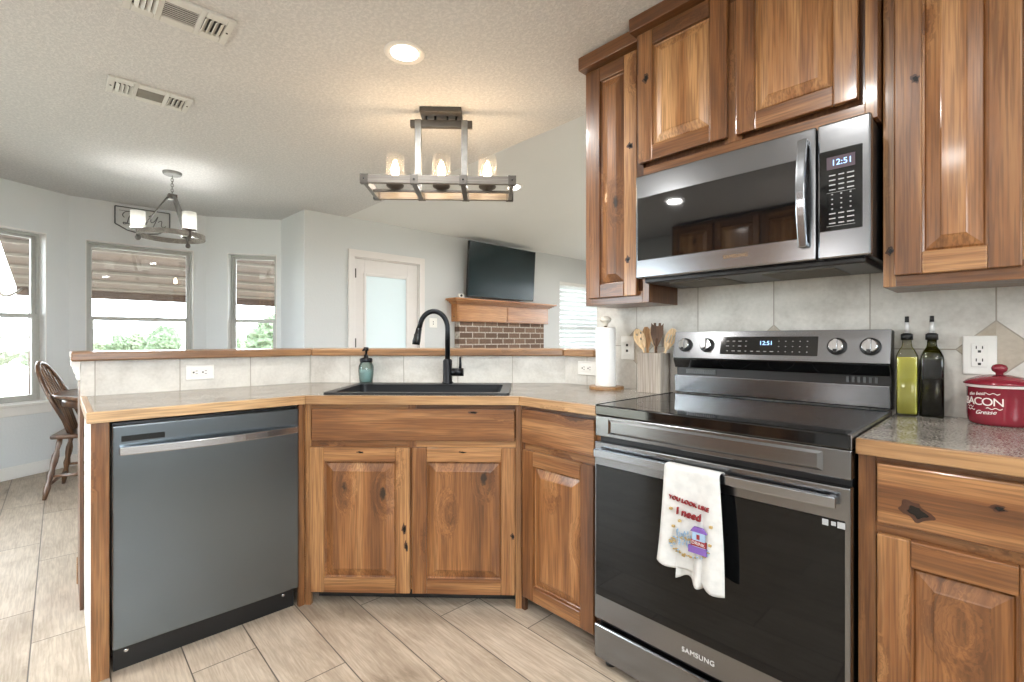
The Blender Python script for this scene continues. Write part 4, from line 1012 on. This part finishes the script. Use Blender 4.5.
# ---------------------------------------------------------------- dining nook
sg = thing('wall_sign', (-5.893, .600, 0), 90, 'white shield-shaped wooden name sign above the middle window', 'sign')
OUT = [(-.215, 2.435), (.215, 2.435), (.215, 2.268), (.12, 2.215), (0, 2.190), (-.12, 2.215), (-.215, 2.268)]
MB().prism(OUT, -.016, 0, 'signwhite', MXZ).build('board', sg, .001)
cl_ = OUT + [OUT[0]]
b = MB()
for p, q in zip(cl_, cl_[1:]): b.tube([(p[0], -.017, p[1]), (q[0], -.017, q[1])], .006, 'signgrey', 6)
b.build('border', sg)
def stroke(pts, r=.0042):
    P = []; n_ = len(pts)
    for k in range(n_ - 1):
        p0, p1, p2, p3 = (Vector(pts[max(0, min(n_ - 1, j))]) for j in (k - 1, k, k + 1, k + 2))
        for q in range(6):
            u = q / 6; P.append(.5 * ((2 * p1) + (p2 - p0) * u + (2 * p0 - 5 * p1 + 4 * p2 - p3) * u * u + (3 * p1 - p0 - 3 * p2 + p3) * u ** 3))
    P.append(Vector(pts[-1])); MB().tube([(v.x, -.0175, v.y) for v in P], r, 'signgrey', 6).build('script_letter', sg)
stroke([(-.085, 2.395), (-.11, 2.34), (-.125, 2.285), (-.148, 2.272), (-.150, 2.288), (-.11, 2.280), (-.065, 2.285), (-.030, 2.325), (-.040, 2.375), (-.085, 2.400), (-.135, 2.392), (-.158, 2.360), (-.145, 2.335)])
stroke([(-.02, 2.300), (.006, 2.312), (.012, 2.328), (-.004, 2.326), (-.014, 2.300), (.004, 2.283), (.030, 2.300)])
stroke([(.045, 2.372), (.062, 2.385), (.060, 2.340), (.066, 2.318), (.090, 2.335), (.118, 2.385), (.100, 2.330), (.075, 2.270), (.050, 2.235)])
stroke([(.118, 2.330), (.140, 2.345), (.150, 2.338), (.146, 2.300), (.160, 2.285), (.185, 2.298)])
b = MB(); b.box(-.185, -.10, -.0175, -.016, 2.398, 2.402, 'signgrey').box(.06, .13, -.0175, -.016, 2.246, 2.250, 'signgrey').box(-.06, .02, -.0175, -.016, 2.226, 2.229, 'signgrey'); b.build('flourish', sg)

dt = thing('dining_table', (-4.9, .60, 0), 0, 'round wooden dining table in the bay, mostly hidden by the half wall', 'table')
MB().lathe([(.625, .722), (.64, .730), (.64, .748), (.632, .752)], 'chairwood', 64).build('tabletop', dt)
MB().lathe([(.59, .66), (.59, .722)], 'chairwood', 48).build('apron', dt)
MB().lathe([(.14, .06), (.16, .10), (.09, .16), (.075, .30), (.11, .42), (.075, .56), (.13, .64)], 'chairwood', 28).build('pedestal', dt)
for k in range(4): a = R(45 + 90 * k); MB().tube([(.10 * math.cos(a), .10 * math.sin(a), .13), (.28 * math.cos(a), .28 * math.sin(a), .075), (.40 * math.cos(a), .40 * math.sin(a), .024)], [.035, .03, .022], 'chairwood', 10).build('foot', dt)

ch = thing('dining_chair', (-5.0, -.03, 0), -13, 'dark wooden spindle-back dining chair left of the counter end', 'chair')
st = [(-.20, .02), (.20, .02), (.225, .16), (.215, .36), (.15, .43), (-.15, .43), (-.215, .36), (-.225, .16)]
MB().prism(st, .425, .457, 'chairwood').build('seat', ch, .012, 3)
lr = [.012, .017, .021, .014, .022, .016, .022, .022, .013, .018, .014]
for (tx, ty), (fx, fy) in (((-.15, .07), (-.232, 0)), ((.15, .07), (.232, 0)), ((-.15, .35), (-.215, .42)), ((.15, .35), (.215, .42))):
    MB().tube([(fx + (tx - fx) * k / 10, fy + (ty - fy) * k / 10, .43 * k / 10) for k in range(11)], lr, 'chairwood', 12).build('leg', ch)
for s_ in (-1, 1): MB().tube([(s_ * .204, .03, .16), (s_ * .20, .21, .155), (s_ * .196, .385, .16)], [.009, .014, .009], 'chairwood', 10).build('stretcher', ch)
MB().tube([(-.198, .21, .156), (0, .21, .156), (.198, .21, .156)], [.009, .014, .009], 'chairwood', 10).build('stretcher', ch)
MB().tube([(-.21, .022, .10), (0, .02, .10), (.21, .022, .10)], [.009, .013, .009], 'chairwood', 10).build('stretcher', ch)
YL = lambda z: .15 - .23 * (z - .45) / .53
hp = [(-.190, YL(.45), .45)] + [(-.215 * math.cos(R(a)), YL(.70 + .285 * math.sin(R(a))), .70 + .285 * math.sin(R(a))) for a in range(0, 181, 12)] + [(.190, YL(.45), .45)]
MB().tube(hp, .0145, 'chairwood', 12).build('back_hoop', ch)
for k in range(-3, 4):
    x = k * .045; zt = .70 + .285 * math.sqrt(max(0, 1 - (x * 1.18 / .205) ** 2)); xt = x * 1.18
    MB().tube([(x, .11, .45), ((x + xt) / 2, YL(.66) - .01, .66), (xt, YL(zt), zt)], [.006, .0085, .006], 'chairwood', 8).build('spindle', ch)

# ---------------------------------------------------------------- living room wall: television, mantel, brick
tv = thing('television', (-4.76, 3.787, 1.706), 90, 'large black flat television mounted above the wooden mantel', 'television')
tv.rotation_euler = (R(3.6), 0, R(90))
MB().box(0, 1.215, .0, .040, 0, .708, 'black').build('casing', tv, .004)
MB().box(.008, 1.207, -.0015, .001, .016, .700, 'tv').build('screen', tv)
MB().box(.42, .80, .040, .070, .18, .50, 'black').box(.53, .69, .065, .105, .28, .42, 'black').build('wall_mount', tv, .004)
mt = thing('fireplace_mantel', (-4.9005, 3.632, 1.383), 90, 'honey coloured wooden mantel shelf on the brick fireplace', 'mantel')
ML_ = 1.70
MB().box(0, ML_, -.130, 0, 0, .225, 'mantel').build('box_beam', mt, .004)
for a, c in ((.02, .835), (.865, ML_ - .02)): MB().box(a, c, -.137, -.129, .015, .210, 'mantel').build('front_panel', mt, .003)
b = MB()
for q, z0, z1 in ((.018, .225, .240), (.040, .240, .256), (.066, .256, .270)): b.box(-q, ML_ + q, -.130 - q, 0, z0, z1, 'mantel')
b.build('cove', mt, .004)
MB().box(-.092, ML_ + .092, -.222, 0, .270, .292, 'mantel').build('shelf', mt, .004)
bf = thing('brick_fireplace', (-4.9005, 3.686, 0), 90, 'brown brick chimney breast below the wooden mantel', 'fireplace')
MB().box(0, 1.58, -.10, -.001, .95, 1.382, 'brick').box(0, .38, -.10, 0, 0, .95, 'brick').box(1.20, 1.58, -.10, 0, 0, .95, 'brick').build('brickwork', bf)
MB().box(.38, 1.20, -.02, 0, .0, .95, 'black').build('firebox', bf)
cm = thing('camera_cube', (-4.755, 3.672, 1.6755), 70, 'tiny white camera cube at the left end of the mantel', 'camera')
MB().box(-.032, .032, -.03, .03, 0, .055, 'white').build('body', cm, .006); MB().lathe([(.016, 0), (.015, .004), (.0, .005)], 'black', 16, Matrix.Translation((0, -.030, .03)) @ Matrix.Rotation(R(90), 4, 'X'), cap=False).build('lens', cm)

# ---------------------------------------------------------------- outdoors
g = MB(); gi = g.mi('field')
for (xa, za), (xb, zb) in zip([(-6.5, -.16), (-14, -.2), (-32, -.35), (-62, -3.0)], [(-14, -.2), (-32, -.35), (-62, -3.0), (-140, -8)]):
    f = g.bm.faces.new([g.bm.verts.new(Vector(p)) for p in ((xa, -60, za), (xa, 90, za), (xb, 90, zb), (xb, -60, zb))]); f.material_index = gi
g.face([(-6.5, -60, -.16), (40, -60, -.16), (40, -2.46, -.16), (-6.5, -2.46, -.16)], 'field').face([(2.2, -2.46, -.17), (40, -2.46, -.17), (40, 60, -.17), (2.2, 60, -.17)], 'field').face([(-6.5, 8.2, -.16), (2.2, 8.2, -.16), (2.2, 90, -.16), (-6.5, 90, -.16)], 'field')
structure(g.build('ground_field'), 'pale grass field beyond the bay windows', 'ground')
structure(MB().box(-11, -6.2, -4, 8, -.15, -.06, 'concrete').build('ground_patio'), 'pale concrete patio outside the bay', 'ground')
prf = thing('patio_roof', (-8.5, 3, 2.2), 0, 'brown wooden patio roof with pale purlins seen through the windows', 'patio roof')
sl = .108; rx0, rx1, rz0 = -6.15, -10.75, 2.47
zr = lambda x: rz0 - sl * (rx0 - x)
Y0, Y1 = -.50, 4.1
b = MB().prism([(rx0, zr(rx0)), (rx1, zr(rx1)), (rx1, zr(rx1) + .05), (rx0, zr(rx0) + .05)], Y0, Y1, 'patio', MXZ); loc0(b.build('roof_deck', prf), prf)
for x in (-6.5, -7.15, -7.8, -8.45, -9.1, -9.75, -10.4):
    loc0(MB().box(x - .022, x + .022, Y0 + .02, Y1, zr(x) - .035, zr(x) + .003, 'purlin').build('purlin', prf), prf)
loc0(MB().box(rx1 - .02, rx1 + .03, Y0, Y1, zr(rx1) - .12, zr(rx1) + .06, 'patio').build('fascia', prf), prf)
lng = math.hypot(4.3, .5)
loc0(MB().tube([(-7.0, 2.9, zr(-7.0) - .09), (-10.6, 5.2, zr(-10.6) - .09)], .05, 'purlin', 4).build('diagonal_brace', prf), prf)
for x, y in ((-10.6, -.30), (-7.6, -.55), (-10.6, 3.9), (-6.6, 3.9)):
    loc0(MB().box(x - .06, x + .06, y - .06, y + .06, -.07, zr(x) - .01, 'patio').build('post', prf, .004), prf)
sag = [(-6.4 - 4.2 * u, -.43 - .12 * math.sin(PI * u), zr(-6.4 - 4.2 * u) - .04 - .42 * math.sin(PI * u)) for u in (k / 14 for k in range(15))]
tag(MB().tube(sag, .018, 'purlin', 6).build('hanging_rope'), 'pale sagging rope under the patio roof edge in the left window', 'rope')
from mathutils import noise as mnoise
def tree(x, y, z, h, wd, label, m='leaf', blobs=9, seed=0):
    rnd = random.Random(seed); t = thing('tree', (x, y, z), rnd.uniform(0, 360), label, 'tree', 'trees on the horizon')
    MB().tube([(0, 0, -.1), (.05, 0, h * .3), (0, .05, h * .6)], [h * .035, h * .028, h * .015], 'bark', 8).build('trunk', t)
    b = MB(); i = b.mi(m)
    for k in range(blobs):
        r = wd * rnd.uniform(.24, .38); a = rnd.uniform(0, 2 * PI); q = rnd.uniform(0, wd * .36) if k else 0
        c = Vector((q * math.cos(a), q * math.sin(a), h * rnd.uniform(.42, .76))) if k else Vector((0, 0, h * .74))
        g_ = bmesh.ops.create_icosphere(b.bm, subdivisions=4, radius=r)
        for v in g_['verts']:
            d = 1 + .28 * mnoise.noise(v.co * (3.2 / r) + Vector((seed, k, 0))) + .22 * mnoise.noise(v.co * (8 / r)) ; v.co = c + Vector((v.co.x * d, v.co.y * d, v.co.z * d * min(1, h * .30 / r)))
    for f in b.bm.faces: f.material_index = i
    b.build('foliage', t); return t
spots = [(.62, 40, 4.4), (2.6, 46, 4.2), (4.3, 42, 4.3), (6.0, 44, 4.8), (8.0, 42, 5.2), (10.2, 43, 4.6)]
words_ = ('leftmost in the middle window', 'second from left in the middle window', 'in the centre of the middle window', 'right of centre in the middle window', 'at the right edge of the middle window', 'hidden by the wall between the windows')
for k, ((yy, xx, h), w_) in enumerate(zip(spots, words_)): tree(-xx - 8 - 6.5 * (k % 3), yy * 1.15 * (1 + .13 * (k % 3)), -2.3 - .4 * (k % 3), h + .5 * (k % 3), 2.9, 'pale green bushy tree ' + w_, 'leaf' if k % 2 else 'leaf2', seed=k)
tree(-38, 12.0, -1.1, 3.9, 4.0, 'rounded green tree at the right edge of the narrow window', 'leaf', seed=21)
tree(-76, 19.2, -4.0, 5.2, 3.0, 'low pale bush at the left of the narrow window', 'leaf2', seed=22)
for k, (y, w_) in enumerate(((-3.6, 'leftmost green shrub in the left window'), (-1.9, 'middle green shrub in the left window'), (-.5, 'rightmost green shrub in the left window'))): tree(-29 - 3.2 * (k % 2), y * (1 + .1 * (k % 2)), -.4, 1.75, 1.5, w_, 'leaf2' if k % 2 else 'leaf', seed=30 + k)
